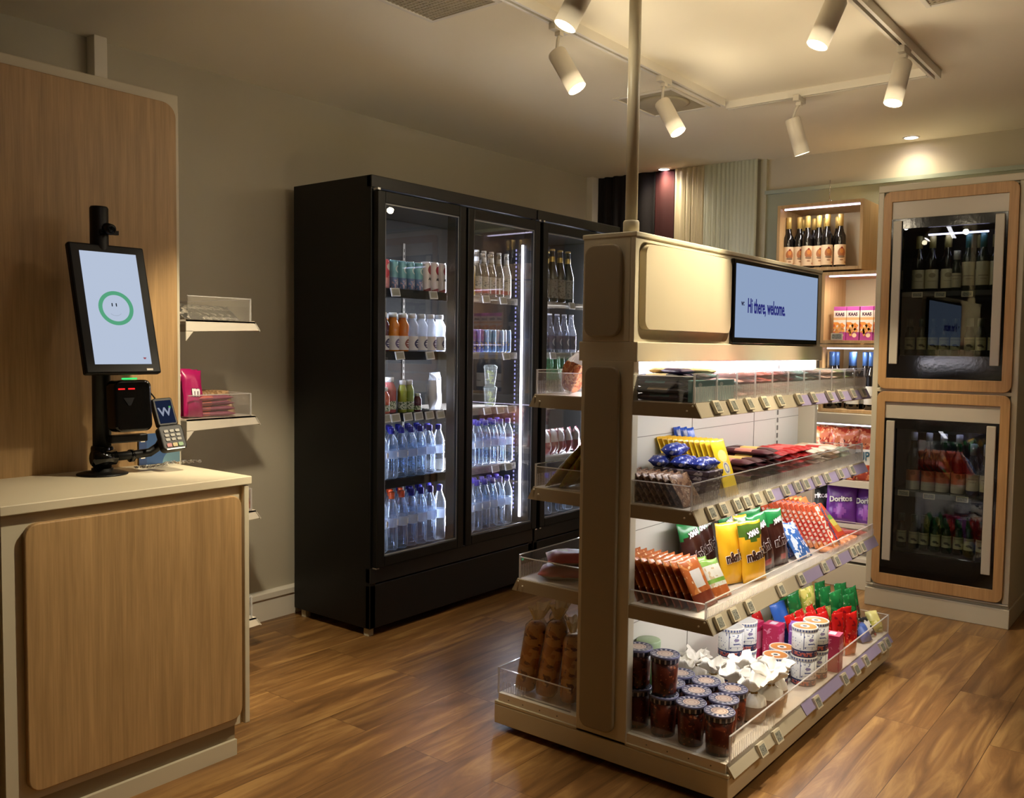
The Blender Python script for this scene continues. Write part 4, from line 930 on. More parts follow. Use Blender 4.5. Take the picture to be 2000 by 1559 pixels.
def cup():
    o = MB().lathe([(.028, 0), (.033, .06), (.036, .09), (.037, .092)], 22).build('salad_cup', M_petc)
    m = MB(); rnd = random.Random(5)
    for k in range(26):
        a = rnd.uniform(0, 6.28); r = rnd.uniform(0, .020); m.box(-.006, .006, -.004, .004, -.002, .003, 0, Matrix.Translation((r*math.cos(a), r*math.sin(a), rnd.uniform(.01, .075)))@Euler((rnd.random()*3, rnd.random()*3, 0)).to_matrix().to_4x4())
    m.build('filling', mat('salad', '9aa060', .6), o)
    MB().lathe([(.038, .090), (.038, .097), (.030, .108), (.001, .110)], 22, caps=False).build('lid', M_petc, o); return o
place('cup', cup, (3.652, 3.03, .99), 0, 'clear salad cup, lower of two stacked behind the second fridge door', 'cup', 'salad cups behind the second fridge door')
place('cup', None, (3.652, 3.03, 1.101), 1, 'clear salad cup, upper of two stacked behind the second fridge door', 'cup', 'salad cups behind the second fridge door')
water_rows(.685, 3.478, .0625, 6, 2, .235, lambda i, r: 'violet', 'fourth shelf, second door')
water_rows(.3485, 3.478, .0625, 6, 2, .262, lambda i, r: 'violet', 'floor shelf, second door')
# price tags on the fridge shelves (each tag a part of its fridge)
def ftag(parent, x, z, y=2.966, tl=0):
    M_ = Matrix.Translation((x-parent.location.x, y-FY, z))@Matrix.Rotation(math.radians(tl), 4, 'Y')@Matrix.Rotation(math.radians(-12), 4, 'X')
    MB().box(-.027, .027, -.006, 0, -.020, .018, 0, M_).box(-.021, .021, -.0068, -.0058, -.015, .013, 1, M_).build('price_tag', [mat('tag_cold', 'd8d8dc', .4), mat('tag_cold_screen', 'a4a49c', .4)], parent)
for x, z in ((2.89, 1.545), (3.14, 1.545), (2.92, 1.258), (3.12, 1.258), (2.835, .973), (2.895, .973), (2.975, .973), (3.045, .973), (3.12, .973), (3.195, .973), (3.53, 1.545), (3.67, 1.545), (3.70, 1.255), (3.55, .973), (3.655, .973), (3.745, .973), (3.62, .668), (3.73, .668)):
    ftag(fr1, x, z, tl=-3)

# ================================================================= goods in the far fridge (a slim view between door frame and island)
M_dkg = mat('dark_wine_glass', '101412', .12, spec=.6); M_grn = clear('green_glass', (.35, .6, .42), .25, (.10, .32, .16), .8, .06, rim=.6)
def dark_long(nm, capc, lab): return longneck(nm, M_dkg, lab, .30, .036, capc, mat('gold_foil', 'b59a52', .3, metal=.5))
M_labg = decal('grey_label', '7c7a74', [('noise', 90, .58, '4a4844')], .5)
for i in range(7):
    place('dk_long', dark_long('gold', 'c0a45c', M_labg), (4.10+(i % 4)*.078, 3.02+(i//4)*.09, 1.56), i, f'dark bottle with gold neck, {ORD[i]} on the top shelf of the far fridge', 'bottle', 'dark gold-necked bottles in the far fridge')
M_clrb = clear('clear_bottle', (.8, .82, .88), .08, (.6, .62, .7), .9, .05, rim=.7)
for i in range(5):
    place('clr_long', longneck('clr', M_clrb, decal('round_label', '585670', [('disc', 0, .06, .022, .022, 'c8ccd8'), ('disc', 0, .06, .014, .014, '6c7088')], .4), .22, .031, 'c8c8d0'), (4.09+i*.072, 3.02, 1.275), .5, f'clear bottle with round pale emblem, {ORD[i]} from the left in the far fridge', 'bottle', 'clear bottles in the far fridge')
for i in range(10):
    place('grn_long', longneck('grn', M_grn, decal('green_label', '8c8a70', [('noise', 90, .55, '3c5a3c')], .4), .26, .030, '6c9a7a'), (4.09+(i % 5)*.068, 3.02+(i//5)*.08, .99), i, f'green glass bottle, {ORD[i]} on the third shelf of the far fridge', 'bottle', 'green bottles in the far fridge')
for i in range(6):
    place('snk%d' % (i % 2), lambda: bag('snack_bag', .10, .15, .05, [F('snack_r', '8a3040'), F('snack_s', 'b8b4bc', .25)], lambda u, v, s: 1 if (v > .5) ^ (u > .6) else 0, i), (4.08+i*.075, 3.03, .685), .1*i, f'red and silver snack bag, {ORD[i]} from the left in the far fridge', 'snack bag', 'snack bags in the far fridge')
for i in range(5):
    place('fbk', water(.235, '2a2a9c', 'fbk'), (4.09+i*.07, 3.02, .3485), i, f'clear bottle with blue cap, {ORD[i]} on the bottom shelf of the far fridge', 'bottle', 'clear bottles at the bottom of the far fridge')
ftag(fr2, 4.30, 1.545); ftag(fr2, 4.12, 1.258); ftag(fr2, 4.33, 1.258)

# ================================================================= wine on the back wall
M_wine = mat('wine_glass_dark', '0d0a09', .1, spec=.7)
def piclab(nm): return decal(nm, 'e0c8a4', [('disc', 0, .085, .020, .028, 'a8663a'), ('disc', 0, .095, .010, .014, 'c8823a'), ('disc', 0, .062, .018, .007, '8a7058'), ('disc', .0, .112, .006, .006, '8a2a20'), ('disc', .022, .032, .004, .004, 'b04a30'), ('disc', 0, .045, .010, .004, '9a7050')], .5)
def bigwine():
    r, h = .031, .300
    o = bottle_root('wine_bottle', wine_prof(r, h, .0135), M_wine, capsule(.0135, h, .78), mat('gold_capsule', 'd8b96a', .35, metal=.3), (r*1.012, .018, .130), piclab('picture_label'))
    m = MB(); pts = [(.021*math.cos(a), .021*math.sin(a), .183+.010*math.sin(a*1.0)) for a in [k*PI/10 for k in range(20)]]
    m.tube(pts, .0018, 5, closed=True).build('neck_ribbon', mat('ribbon_white', 'd8d8d8', .5), o); return o
for i, y in enumerate([2.000, 1.945, 1.890, 1.833, 1.777, 1.712]):
    place('bigwine', bigwine, (5.09+.022*(i % 2), y, 1.7665), GR+.65, f'dark wine bottle with gold capsule and picture label, {ORD[i]} from the left in front', 'wine bottle', 'labelled wine bottles in the top cubby')
for i, y in enumerate([1.965, 1.897, 1.829, 1.761]):
    place('bigwine', None, (5.21, y, 1.7665), GR+.65, f'dark wine bottle with gold capsule in the back row, {ORD[i]} from the left', 'wine bottle', 'labelled wine bottles in the top cubby')
# snack boxes
def kaas():
    o = MB().box(-.034, .034, -.02, .02, 0, .186).build('snack_box', decal('snack_box_print', 'e9dccb', [('band', .164, .187, 'b8509a'), ('band', .112, .126, 'e8b070'), ('band', .0, .045, 'b4489a'), ('noise', 40, .50, 'e8963c', .035, .10), ('noise', 46, .60, 'c4503a', .03, .09), ('disc', .01, .028, .012, .012, 'f4e2c0')], .45), bevel=.001)
    lettering('KAAS', .024, mat('ink_plum', '4a2038', .5), o, 0, .143, -.0205, bold=.045, sx=.82)
    m = MB()
    for k, (a, x, z) in enumerate(((.5, -.006, .07), (-.6, .010, .066), (.9, .002, .052), (-.2, -.014, .048))):
        m.box(-.006, .006, -.0225, -.0205, -.024, .024, 0, Matrix.Translation((x, 0, z))@Matrix.Rotation(a, 4, 'Y'))
    m.build('biscuit_print', mat('biscuit', 'eaa85a', .5), o); return o
for i, y in enumerate([1.683, 1.612, 1.538, 1.466]):
    place('kaas', kaas, (5.08, y, 1.3635), GR+.02, f'purple and cream cheese snack box, {ORD[i]} from the left', 'box', 'cheese snack boxes in the middle cubby')
tag(MB().box(-.032, .032, -.004, 0, 0, .038).box(-.026, .026, -.0046, -.0038, .006, .032, 1).build('shelf_price_tag', [M_tagw, M_tags], loc=(4.999, 1.675, 1.364), rot=(0, 0, GR)), 'white electronic price tag standing before the cheese snack boxes', 'price tag')
place('sidewine', lambda: bottle_root('wine_bottle', wine_prof(.036, .27, .0135), M_wine, capsule(.0135, .27), mat('cap_darkred', '2a1010', .4), (.0365, .03, .12), decal('bw_label', 'd8d4c4', [('disc', 0, .075, .02, .02, '3a3630'), ('rect', -.02, .02, .045, .052, '6a6458')], .5)), (5.06, 1.80, 1.3635), GR+.3, 'dark wine bottle with white label just right of the display screen', 'wine bottle')
M_bcap = mat('blue_capsule', '4a70b4', .3, metal=.3)
for i, (y, x) in enumerate([(1.712, 5.12), (1.715, 5.05), (1.632, 5.13), (1.598, 5.06), (1.560, 5.14), (1.505, 5.07), (1.455, 5.14)]):
    place('bluewine', lambda: bottle_root('wine_bottle', wine_prof(.034, .315, .0145), M_wine, capsule(.0145, .315, .76), M_bcap, (.0345, .03, .13), decal('white_label', 'd8d6cc', [('rect', -.018, .018, .07, .078, '8a867c')], .5)), (x, y, .9835), GR, f'dark bottle with blue capsule, {ORD[i]} from the left in the lower cubby', 'wine bottle', 'blue-capped bottles in the lower cubby')
# crisp bags in the wall cabinet
def z_super(u, v, s): return 1 if (.30 < v < .62 and not s) else 0
M_sred = decal('roast_red', 'a83c28', [('noise', 34, .50, 'd07a4e'), ('noise', 55, .60, 'e8b48a'), ('noise', 48, .66, '5c1418')], .3); M_slab = F('white_patch', 'e2e2dc', .4)
def superbag(): return bag('crisp_bag', .155, .20, .06, [M_sred, M_slab], z_super, 11, [('SUPER', .046, mat('ink_teal', '2c5a6c', .5), .0, .092, .03, None, .08, .9)])
for i, (y, x) in enumerate([(1.80, 5.08), (1.655, 5.06), (1.515, 5.08), (2.0, 5.10), (1.73, 5.16), (1.59, 5.17)]):
    place('super', superbag, (x, y, .591), (math.radians(-8), 0, GR+[.1, -.15, .2, 0, .1, -.2][i]), f'red snack bag with white lettered patch, {ORD[i]} placed on the upper cabinet shelf', 'snack bag', 'red snack bags in the wall cabinet', (1.12, 1.2, 1.42))
M_w = mat('ink_white', 'f0eef0', .4)
def dor(bg, bg2, seed): return lambda: bag('crisp_bag', .165, .21, .06, [F(bg, {'dor_p': '6a2c94', 'dor_b': '15181a'}[bg]), F(bg2, {'dor_p2': '9a58b8', 'dor_b2': '303c40'}[bg2])], lambda u, v, s: 1 if (abs(u-.5)+abs(v-.3) < .22) else 0, seed, [('Doritos', .042, M_w, .0, .128, .035, mat('ink_black', '14100f', .5), .12, .9)])
for i, (y, x, k, r) in enumerate([(1.78, 5.06, 'b', .2), (1.635, 5.03, 'p', .1), (1.50, 5.05, 'p', -.2), (1.70, 5.14, 'b', -.2), (1.56, 5.14, 'p', .3), (1.95, 5.08, 'b', 0)]):
    nm = {'p': 'purple', 'b': 'black'}[k]
    place('dor'+k, dor('dor_'+k, 'dor_%s2' % k, 21 if k == 'p' else 25), (x, y, .352), (math.radians(-10), 0, GR+r), f'{nm} tortilla chip bag, {ORD[i]} placed on the lower cabinet shelf', 'snack bag', 'tortilla chip bags in the wall cabinet')
MB().box(.0, .34, 1.42, 2.28, .332, .350).build('shelf', M_whitem, bpy.data.objects['snack_cabinet'])

# ================================================================= bottles in the coolers
def cream_lab(nm, kind): 
    L_ = {'plain': [('rect', -.022, .022, .075, .079, '8a7a60'), ('rect', -.014, .014, .060, .064, 'a08c6c')], 'emb': [('disc', 0, .085, .016, .012, '9a8a68'), ('rect', -.02, .02, .055, .058, 'a08c6c')], 'horse': [('disc', -.002, .052, .012, .006, '4a4638'), ('disc', .010, .046, .006, .004, '4a4638'), ('rect', -.02, .02, .078, .081, '8a8468')], 'or': [('band', 0, .045, 'b8b0a0'), ('disc', 0, .085, .012, .012, '8a4a28')]}[kind]
    return decal(nm, {'plain': 'c4b894', 'emb': 'c8bc98', 'horse': 'c4c096', 'or': 'b86c44'}[kind], L_, .5)
def coolbottle(nm, h, r, capc, kind, glass=None, lz=(.035, .13), capz=.78): return lambda: bottle_root('wine_bottle', wine_prof(r, h, .0145), glass or M_wine, capsule(.0145, h, capz), mat('cc'+nm, capc, .35), (r*1.012, *lz), cream_lab('cl'+nm, kind))
M_wg = mat('olive_glass', '22281c', .12, spec=.7)
for i, y in enumerate([1.235, 1.172, 1.098]):
    place('cbA', coolbottle('a', .285, .0305, 'b0a468', 'emb', lz=(.02, .115)), (4.88, y, 1.602), GR+.3, f'dark wine bottle with cream label, {ORD[i]} from the left in the upper cooler', 'wine bottle', 'wine bottles at the top of the upper cooler')
place('cbA2', coolbottle('a2', .20, .0215, 'b8b8b0', 'plain', M_wg, (.02, .09)), (4.845, 1.050, 1.602), GR, 'small wine bottle between the two groups in the upper cooler', 'wine bottle', 'wine bottles at the top of the upper cooler')
for i, y in enumerate([1.005, .940, .878]):
    place('cbB', coolbottle('b', .285, .0305, '3a6a68', 'plain', M_wg, (.03, .145), .74), (4.88, y, 1.602), GR+.3, f'wine bottle with teal capsule, {ORD[i]} of the right group in the upper cooler', 'wine bottle', 'wine bottles at the top of the upper cooler')
for i, y in enumerate([1.195, 1.125, .975, .905]):
    place('cbA3', coolbottle('a', .285, .0305, 'b0a468', 'emb', lz=(.02, .115)), (4.98, y, 1.602), GR+.3, f'dark wine bottle in the back row, {ORD[i]} from the left in the upper cooler', 'wine bottle', 'wine bottles at the top of the upper cooler')
for i, y in enumerate([1.262, 1.205, 1.152, 1.100, 1.048, .985, .935, .880]):
    place('cbS', coolbottle('s', .185, .0235, '2a3a30', 'horse', M_wg, (.03, .092)), (4.87, y, 1.181+.105), GR+.2, f'small wine bottle, {ORD[i]} from the left, bottom shelf of the upper cooler', 'wine bottle', 'small bottles at the bottom of the upper cooler')
MB().box(.03, .5, .834, 1.308, 1.278, 1.285).build('shelf', mat('rack_dark', '2a2b29', .4), cu)
for i, y in enumerate([1.222, 1.150, 1.082, 1.010]):
    place('cbO', coolbottle('o', .29, .0325, 'b8bcc4', 'or', lz=(.0, .10), capz=.86), (4.87, y, .604), GR+.2, f'bottle with orange label, {ORD[i]} from the left in the lower cooler', 'wine bottle', 'orange-labelled bottles in the lower cooler')
for i, y in enumerate([.945, .885]):
    place('cbW', coolbottle('w', .25, .028, 'c0c4c8', 'plain', M_clrb, (.02, .10)), (4.87, y, .604), GR+.2, f'clear bottle with pale label, {ORD[i]} right of the orange-labelled ones in the lower cooler', 'wine bottle', 'orange-labelled bottles in the lower cooler')
for i, y in enumerate([1.268, 1.208, 1.160, 1.104, 1.052, 1.0, .950, .895]):
    place('cbS2', coolbottle('s2', .175, .0235, '2a4030', 'horse', M_wg, (.03, .090)), (4.87, y, .296), GR+.2, f'small green bottle, {ORD[i]} from the left, bottom shelf of the lower cooler', 'wine bottle', 'small green bottles in the lower cooler')
MB().box(.03, .5, .834, 1.308, .288, .295).build('shelf', mat('rack_dark', '2a2b29', .4), cl)

# ================================================================= island, base tray: tins, wrapped rusks, cans, boxes, bags
M_lid = decal('star_lid', '2c3050', [('dots', .0345, .0055, 15, 'b8b4bc'), ('ring', 0, .0255, 'c9b4a4'), ('ring', .019, .021, '8a5a54'), ('ring', .010, .0115, '8a5a54'), ('ring', .042, .046, '6c6c88')], .3, .2)
M_tin = decal('brown_tin', '5a2412', [('band', 0, .010, '201a1c'), ('noise', 40, .58, '3a160c'), ('noise', 90, .68, '9a5a34')], .28); M_tinr = decal('tin_rim', '24283e', [('stripes', 16, .55, 0, .2, 'a8a6b0')], .3, .3)
def tin():
    o = MB().lathe([(.036, 0), (.037, .002), (.0415, .108)], 28).build('snack_tin', M_tin)
    MB().lathe([(.0425, .102), (.0440, .104), (.0445, .118)], 28, caps=False).build('tin_collar', M_tinr, o)
    MB().lathe([(.0455, .116), (.046, .121), (.044, .1235), (.042, .1225), (.001, .1225)], 28, caps=False).build('lid', M_lid, o)
    return o
tl = [((2.402, 1.200), 0), ((2.395, 1.106), 0), ((2.490, 1.137), 0), ((2.497, 1.231), 0), ((2.585, 1.151), 0), ((2.592, 1.245), 0), ((2.600, 1.339), 0), ((2.505, 1.325), 0)]
names = ['second from the left in the front row, beside the tall stack', 'nearest the front left corner', 'just behind the corner tin', 'with a tilted lid in the middle of the cluster', 'at the right end of the cluster, front', 'at the right end of the cluster, middle', 'at the right end of the cluster, back', 'at the back middle of the cluster']
for ((x, y), s), n in zip(tl, names):
    place('tin', tin, (x, y, .129), (0, 0, random.uniform(0, 6)), 'brown tin, '+n, 'tin', 'brown snack tins in the base tray')
for (x, y), w in (((2.408, 1.296), 'stack right of the column'), ((2.412, 1.392), 'stack against the column')):
    place('tin', None, (x, y, .129), 1, f'brown tin with dotted lid, lower one of the {w}', 'tin', 'brown snack tins in the base tray')
    place('tin', None, (x+.002, y, .129+.1235), 2.5, f'brown tin with dotted lid, upper one of the {w}', 'tin', 'brown snack tins in the base tray')
def gtin():
    o = MB().lathe([(.0355, 0), (.037, .22)], 26).build('green_tin', mat('tin_green', '4a6a3c', .35)); MB().lathe([(.039, .217), (.039, .237), (.036, .24), (.001, .24)], 26, caps=False).build('lid', mat('lid_green', '9ab08a', .35), o); return o
place('gtin', gtin, (2.515, 1.412, .129), 0, 'green canister with pale green lid behind the stacked brown tins', 'canister')
# white paper wraps with a gathered top
M_paper = mat('tissue_paper', 'f6f1e6', .75, bump=(40, .25)); M_rusk = mat('rusk', 'b0703c', .6)
def wrap(seed):
    def b():
        m = MB(); seg = 40; prof = [(.030, .0), (.040, .006), (.043, .03), (.043, .055), (.036, .078), (.016, .092), (.012, .098), (.030, .118), (.048, .132), (.052, .140)]
        vs = []; fs = []
        for r, z in prof:
            top = max(0, (z-.095)/.045)
            for k in range(seg):
                a = 2*PI*k/seg; n = noise.noise(Vector((math.cos(a)*2.2+seed*5, math.sin(a)*2.2, z*22)))*.22+.09*math.sin(a*6+seed+z*30)*(1+1.3*top)+.05*math.sin(a*13+seed*2)*(1+top)
                rr = r*(1+n*(1 if z > .07 else .28)); dz = .012*math.sin(a*4+seed)*top+.014*noise.noise(Vector((math.cos(a)*3, math.sin(a)*3, seed)))*top
                vs.append((rr*math.cos(a), rr*math.sin(a), max(0, z+dz)))
        for i in range(len(prof)-1):
            for k in range(seg): fs.append((i*seg+k, i*seg+(k+1) % seg, (i+1)*seg+(k+1) % seg, (i+1)*seg+k))
        fs.append(tuple(range(seg-1, -1, -1)))
        mi = [2 if i < 3*seg else 0 for i in range(len(fs))]
        o = m.add(vs, fs, mi, True).build('wrapped_treat', [M_paper, M_rusk, clear('tissue_thin', (.95, .88, .78), .38, (.92, .84, .72), .15, .5)])
        so = o.modifiers.new('thickness', 'SOLIDIFY'); so.thickness = .0007
        MB().lathe([(.026, .004), (.036, .008), (.036, .046), (.028, .052)], 20).build('biscuit_stack', M_rusk, o)
        MB().lathe([(.0145, .090), (.0165, .094), (.0145, .098)], 16, caps=False).build('tie', mat('gold_tie', 'a8823c', .4, metal=.5), o); return o
    return b
for i, (x, y, s, w) in enumerate([(2.680, 1.125, .95, 'front left of the white wraps'), (2.765, 1.105, 1.0, 'front of the white wraps, beside the clear rim'), (2.715, 1.210, .95, 'middle of the white wraps'), (2.860, 1.125, .95, 'front right of the white wraps'), (2.845, 1.225, .95, 'behind the middle white wrap'), (2.76, 1.300, .9, 'back left of the white wraps'), (2.72, 1.385, .9, 'back of the white wraps, under the shelf'), (2.80, 1.385, .9, 'at the far back, by the patterned cans')]):
    place('wrap%d' % (i % 3), wrap(i % 3+1), (x, y, .129), (0, 0, i*1.3), f'white tissue-wrapped biscuits, {w}', 'wrapped biscuits', 'tissue-wrapped biscuits in the base tray', (s, s, s))
# blue and white patterned cans
M_delft = decal('delft_can', 'd4d4d2', [('band', 0, .004, '2a2f5a'), ('band', .004, .017, 'b85a50'), ('noise', 130, .52, '2a2f5a', .004, .018), ('band', .018, .024, '24305c'), ('rect', -.026, -.024, .028, .092, '3a4468'), ('rect', .024, .026, .028, .092, '3a4468'), ('rect', -.018, .018, .036, .037, '3a4468'), ('rect', -.018, .018, .084, .085, '3a4468'), ('disc', 0, .062, .010, .005, '7a6f90'), ('rect', -.012, .012, .046, .050, '4a5480'), ('noise', 120, .66, '4a5480', .026, .096)], .35)
def dcan(lidc):
    def b():
        o = MB().lathe([(.0425, 0), (.0435, .002), (.0435, .096)], 30).build('patterned_can', M_delft)
        MB().lathe([(.0448, .088), (.0452, .100), (.043, .102), (.041, .1005), (.001, .1005)], 30, caps=False).build('lid', decal('lid_'+lidc, {'orange': 'c4803c', 'white': 'c8c8c4'}[lidc], [('ring', .040, .05, 'dcd6cc')]+([('ring', 0, .016, 'dcdcd4'), ('ring', 0, .008, '3a4440')] if lidc == 'orange' else []), .4), o)
        MB().lathe([(.0454, .090), (.0456, .098)], 30, caps=False).build('lid_print', decal('lid_text', 'c4c4c8', [('stripes', 28, .1, 0, .1, '4a5a8a')], .4), o); return o
    return b
for x, y, k, lid, w in ((3.10, 1.118, 0, 'orange', 'lower of the front stack'), (3.102, 1.118, 1, 'orange', 'upper of the front stack with orange lid'), (3.197, 1.112, 0, 'orange', 'lower of the second stack'), (3.197, 1.112, 1, 'orange', 'upper of the second stack with orange lid'), (3.035, 1.195, 0, 'orange', 'single with orange lid, left of the stack'), (3.13, 1.21, 0, 'orange', 'single with orange lid, behind the stack'), (2.93, 1.318, 0, 'white', 'lower of the stack under the shelf'), (2.93, 1.318, 1, 'white', 'upper of the stack under the shelf'), (3.027, 1.31, 0, 'white', 'lower of the rear stack by the pink boxes'), (3.027, 1.31, 1, 'white', 'upper of the rear stack by the pink boxes')):
    place('dcan'+lid, dcan(lid), (x, y, .129+k*.1022), -.85+.2*k, f'blue-and-white patterned can, {w}', 'can', 'patterned cans in the base tray')
def pbox(nm, c1, c2, w=.062, d=.062, h=.135):
    def b():
        o = MB().box(-w/2, w/2, -d/2, d/2, 0, h).build('gift_box', decal('box_'+nm, c1, [('rect', -w*.35, w*.35, h*.25, h*.75, c2), ('noise', 80, .62, c2, h*.2, h*.9)], .4), bevel=.001)
        MB().box(-w*.28, w*.28, -d*.2, d*.2, h, h+.0008).build('top_label', mat('tl'+nm, 'd8ccd8', .4), o); return o
    return b
for i, (x, y, k, w) in enumerate([(3.255, 1.375, 'pink', 'left of the pair under the shelf'), (3.275, 1.300, 'pink', 'right of the pair under the shelf'), (3.300, 1.085, 'pink', 'in front, beside the patterned can stack'), (3.33, 1.225, 'lilac', 'topped with a lilac panel, between the pink pair and the red bags')]):
    place('pbox'+k, pbox(k, 'c02a5c' if k == 'pink' else '8a5ab0', 'e08aa8' if k == 'pink' else 'd8c8e8'), (x, y, .129), -.1+.1*i, f'{k} gift box, {w}', 'box', 'gift boxes in the base tray')
# red net bags, blue bag, green bags
M_redt = decal('red_film', 'c81e1c', [('noise', 34, .60, 'e05a2a', 0, .09), ('noise', 70, .66, 'f08a6a'), ('noise', 40, .64, '8a1420')], .22)
def redbag(seed, tall=1): return lambda: bag('red_sweet_bag', .062, .165*tall, .028, [M_redt, F('orange_fill', 'd86a28')], lambda u, v, s: 1 if v < .28 else 0, seed)
for i, (x, y, z, r) in enumerate([(3.425, 1.155, 0, -.3), (3.465, 1.118, 0, -.4), (3.51, 1.084, 0, -.35), (3.58, 1.135, .0, -.4), (3.51, 1.155, 0, -.2)]):
    place('rb%d' % (i % 2), redbag(30+i % 2), (x, y, .129+z), (math.radians(-6+3*i), 0, r), f'bright red sweet bag standing upright, {ORD[i]} of the front group', 'sweet bag', 'upright red sweet bags in the base tray')
for i, (x, y) in enumerate([(3.42, 1.215), (3.51, 1.205), (3.60, 1.195), (3.415, 1.255), (3.375, 1.375), (3.505, 1.250), (3.595, 1.240)]):
    place('rb2', lambda: bag('red_sweet_bag', .085, .135, .026, [M_redt], None, 44), (x, y, .135), (math.radians(-18), 0, -.1+.03*i), f'red sweet bag in the rear heap, {ORD[i]} counted from the front', 'sweet bag', 'rear heap of red sweet bags')
place('blueb', lambda: bag('blue_sweet_bag', .12, .17, .03, [F('film_blue', '2f5fb4'), F('film_bluew', 'b4b8d8')], lambda u, v, s: 1 if (.4 < v < .55 and u > .3) else 0, 51), (3.45, 1.305, .130), (math.radians(-20), 0, -.1), 'blue sweet bag behind the red bags in the base tray', 'sweet bag')
M_gf = decal('film_green', '1f6a34', [('noise', 26, .60, '2f8a48'), ('noise', 60, .68, 'c8d8c0')], .22); M_yf = decal('film_yellowgreen', 'd8cc6c', [('noise', 30, .55, 'a8b04c'), ('noise', 50, .64, 'f0e8a8')], .25); M_df = decal('film_darkred', '5a1a1c', [('noise', 40, .58, '1f4a28'), ('noise', 70, .64, 'c8a8a0')], .25)
for i, (x, y, h, k, r) in enumerate([(3.545, 1.300, .19, 0, -.1), (3.655, 1.290, .20, 1, -.2), (3.70, 1.235, .19, 0, -.15), (3.68, 1.175, .20, 0, -.2), (3.665, 1.12, .19, 2, -.15), (3.80, 1.205, .20, 2, -.2), (3.775, 1.145, .17, 2, -.15), (3.57, 1.355, .18, 0, 0), (3.77, 1.280, .19, 0, -.1), (3.68, 1.345, .2, 1, -.1)]):
    mm = [[M_gf, M_yf], [M_yf, M_gf], [M_gf, M_df]][k]
    place('gb%d' % k, lambda: bag('green_sweet_bag', .095, .19, .032, mm, (lambda u, v, s: 1 if v < .62 and .12 < u < .88 else 0), 60+k), (x, y, .132), (math.radians(-8), math.radians(-4+3*(i % 3)), r), f'green sweet bag with {["yellow", "pale yellow", "dark red"][k]} panel, {ORD[i]} from the near side', 'sweet bag', 'green sweet bags in the base tray')
place('yb', lambda: bag('yellow_sweet_bag', .06, .09, .05, [M_yf, F('film_pale', 'e8e090')], lambda u, v, s: 1 if v > .5 else 0, 71), (3.855, 1.085, .130), (math.radians(-30), 0, -.6), 'small pale yellow bag at the far front corner of the base tray', 'sweet bag')
place('bwb', lambda: bag('sweet_bag', .075, .085, .03, [decal('film_bw', 'd8d4cc', [('noise', 30, .52, '20201f'), ('noise', 50, .66, 'c83a30')], .3)], None, 72), (3.775, 1.088, .130), (math.radians(-40), 0, -.4), 'small black and white sweet bag beside the red bags', 'sweet bag')
place('blb', lambda: bag('sweet_bag', .07, .08, .04, [F('film_blue2', '4a62a8')], None, 73), (3.70, 1.076, .130), (math.radians(-40), 0, -.3), 'small blue bag against the clear rim near the far corner', 'sweet bag')

# ================================================================= island shelf C: nut bags, candy bags, chocolate bars
ZCs = .531
M_nut = decal('film_nut', 'b8622c', [('noise', 26, .60, 'd88a48'), ('noise', 60, .66, 'ecc8a0')], .28); M_nutl = F('film_nut_label', 'd8d4cc')
def nut(): return bag('nut_bag', .13, .155, .015, [M_nut, M_nutl, F('film_nut_dk', '7a3018')], lambda u, v, s: 1 if (not s and .42 < v < .74 and .25 < u < .8) else (2 if v < .3 else 0), 80)
for i in range(9):
    place('nut', nut, (2.425+.003*i, 1.365-i*.0235, ZCs), (math.radians(-29), 0, random.uniform(-.02, .02)), f'orange nut bag, {ORD[8-i]} from the front of the leaning row', 'nut bag', 'leaning row of orange nut bags')
for i, (x, y) in enumerate([(2.575, 1.185), (2.578, 1.225)]):
    place('gnut', lambda: bag('nut_bag', .10, .125, .018, [decal('film_nutgreen', 'dcd8c8', [('noise', 50, .62, 'c8b088')], .3), F('film_lime', '7aa83c'), M_nut], lambda u, v, s: 1 if v > .84 or .42 < v < .5 else (2 if v < .3 else 0), 84), (x, y, ZCs), (math.radians(-30), 0, -.1), f'white and green nut bag, {["front", "rear"][i]} one of two beside the orange nut bags', 'nut bag', 'white and green nut bags')
M_choc = mat('ink_choc', '3a1c12', .4)
M_bf = F('film_brown', '3c1a12'); M_g2 = F('film_green2', '1c7a3a'); M_y2 = F('film_yellow', 'e0a81e'); M_yd = F('film_olive', '4a6a24'); M_r2 = F('film_red2', '9a2a2c')
def mmz(k):
    def z(u, v, s):
        if v > (.70 if k == 'b' else .76)-.10*math.sin(PI*u)*(1 if k == 'y' else -1) and not (k == 'y' and v > .93): return 1
        if .08 < v < .22 and .35 < u < .75: return 2
        return 0
    return z
def mmb(k, seed, green=True):
    def b():
        mats = [M_y2, M_yd if green else M_y2, M_y2] if k == 'y' else [M_bf, M_g2, M_r2]
        tx = [("m&m's", .044, M_choc if k == 'y' else M_bf, .0, .085, .035, M_w, .10, .72)]
        if green: tx.append(('XMAS', .024, M_w, .005, .158, .05, M_choc if k == 'y' else M_bf, .2, .95))
        return bag('candy_bag', .122, .20, .034, mats, mmz(k), seed, tx)
    return b
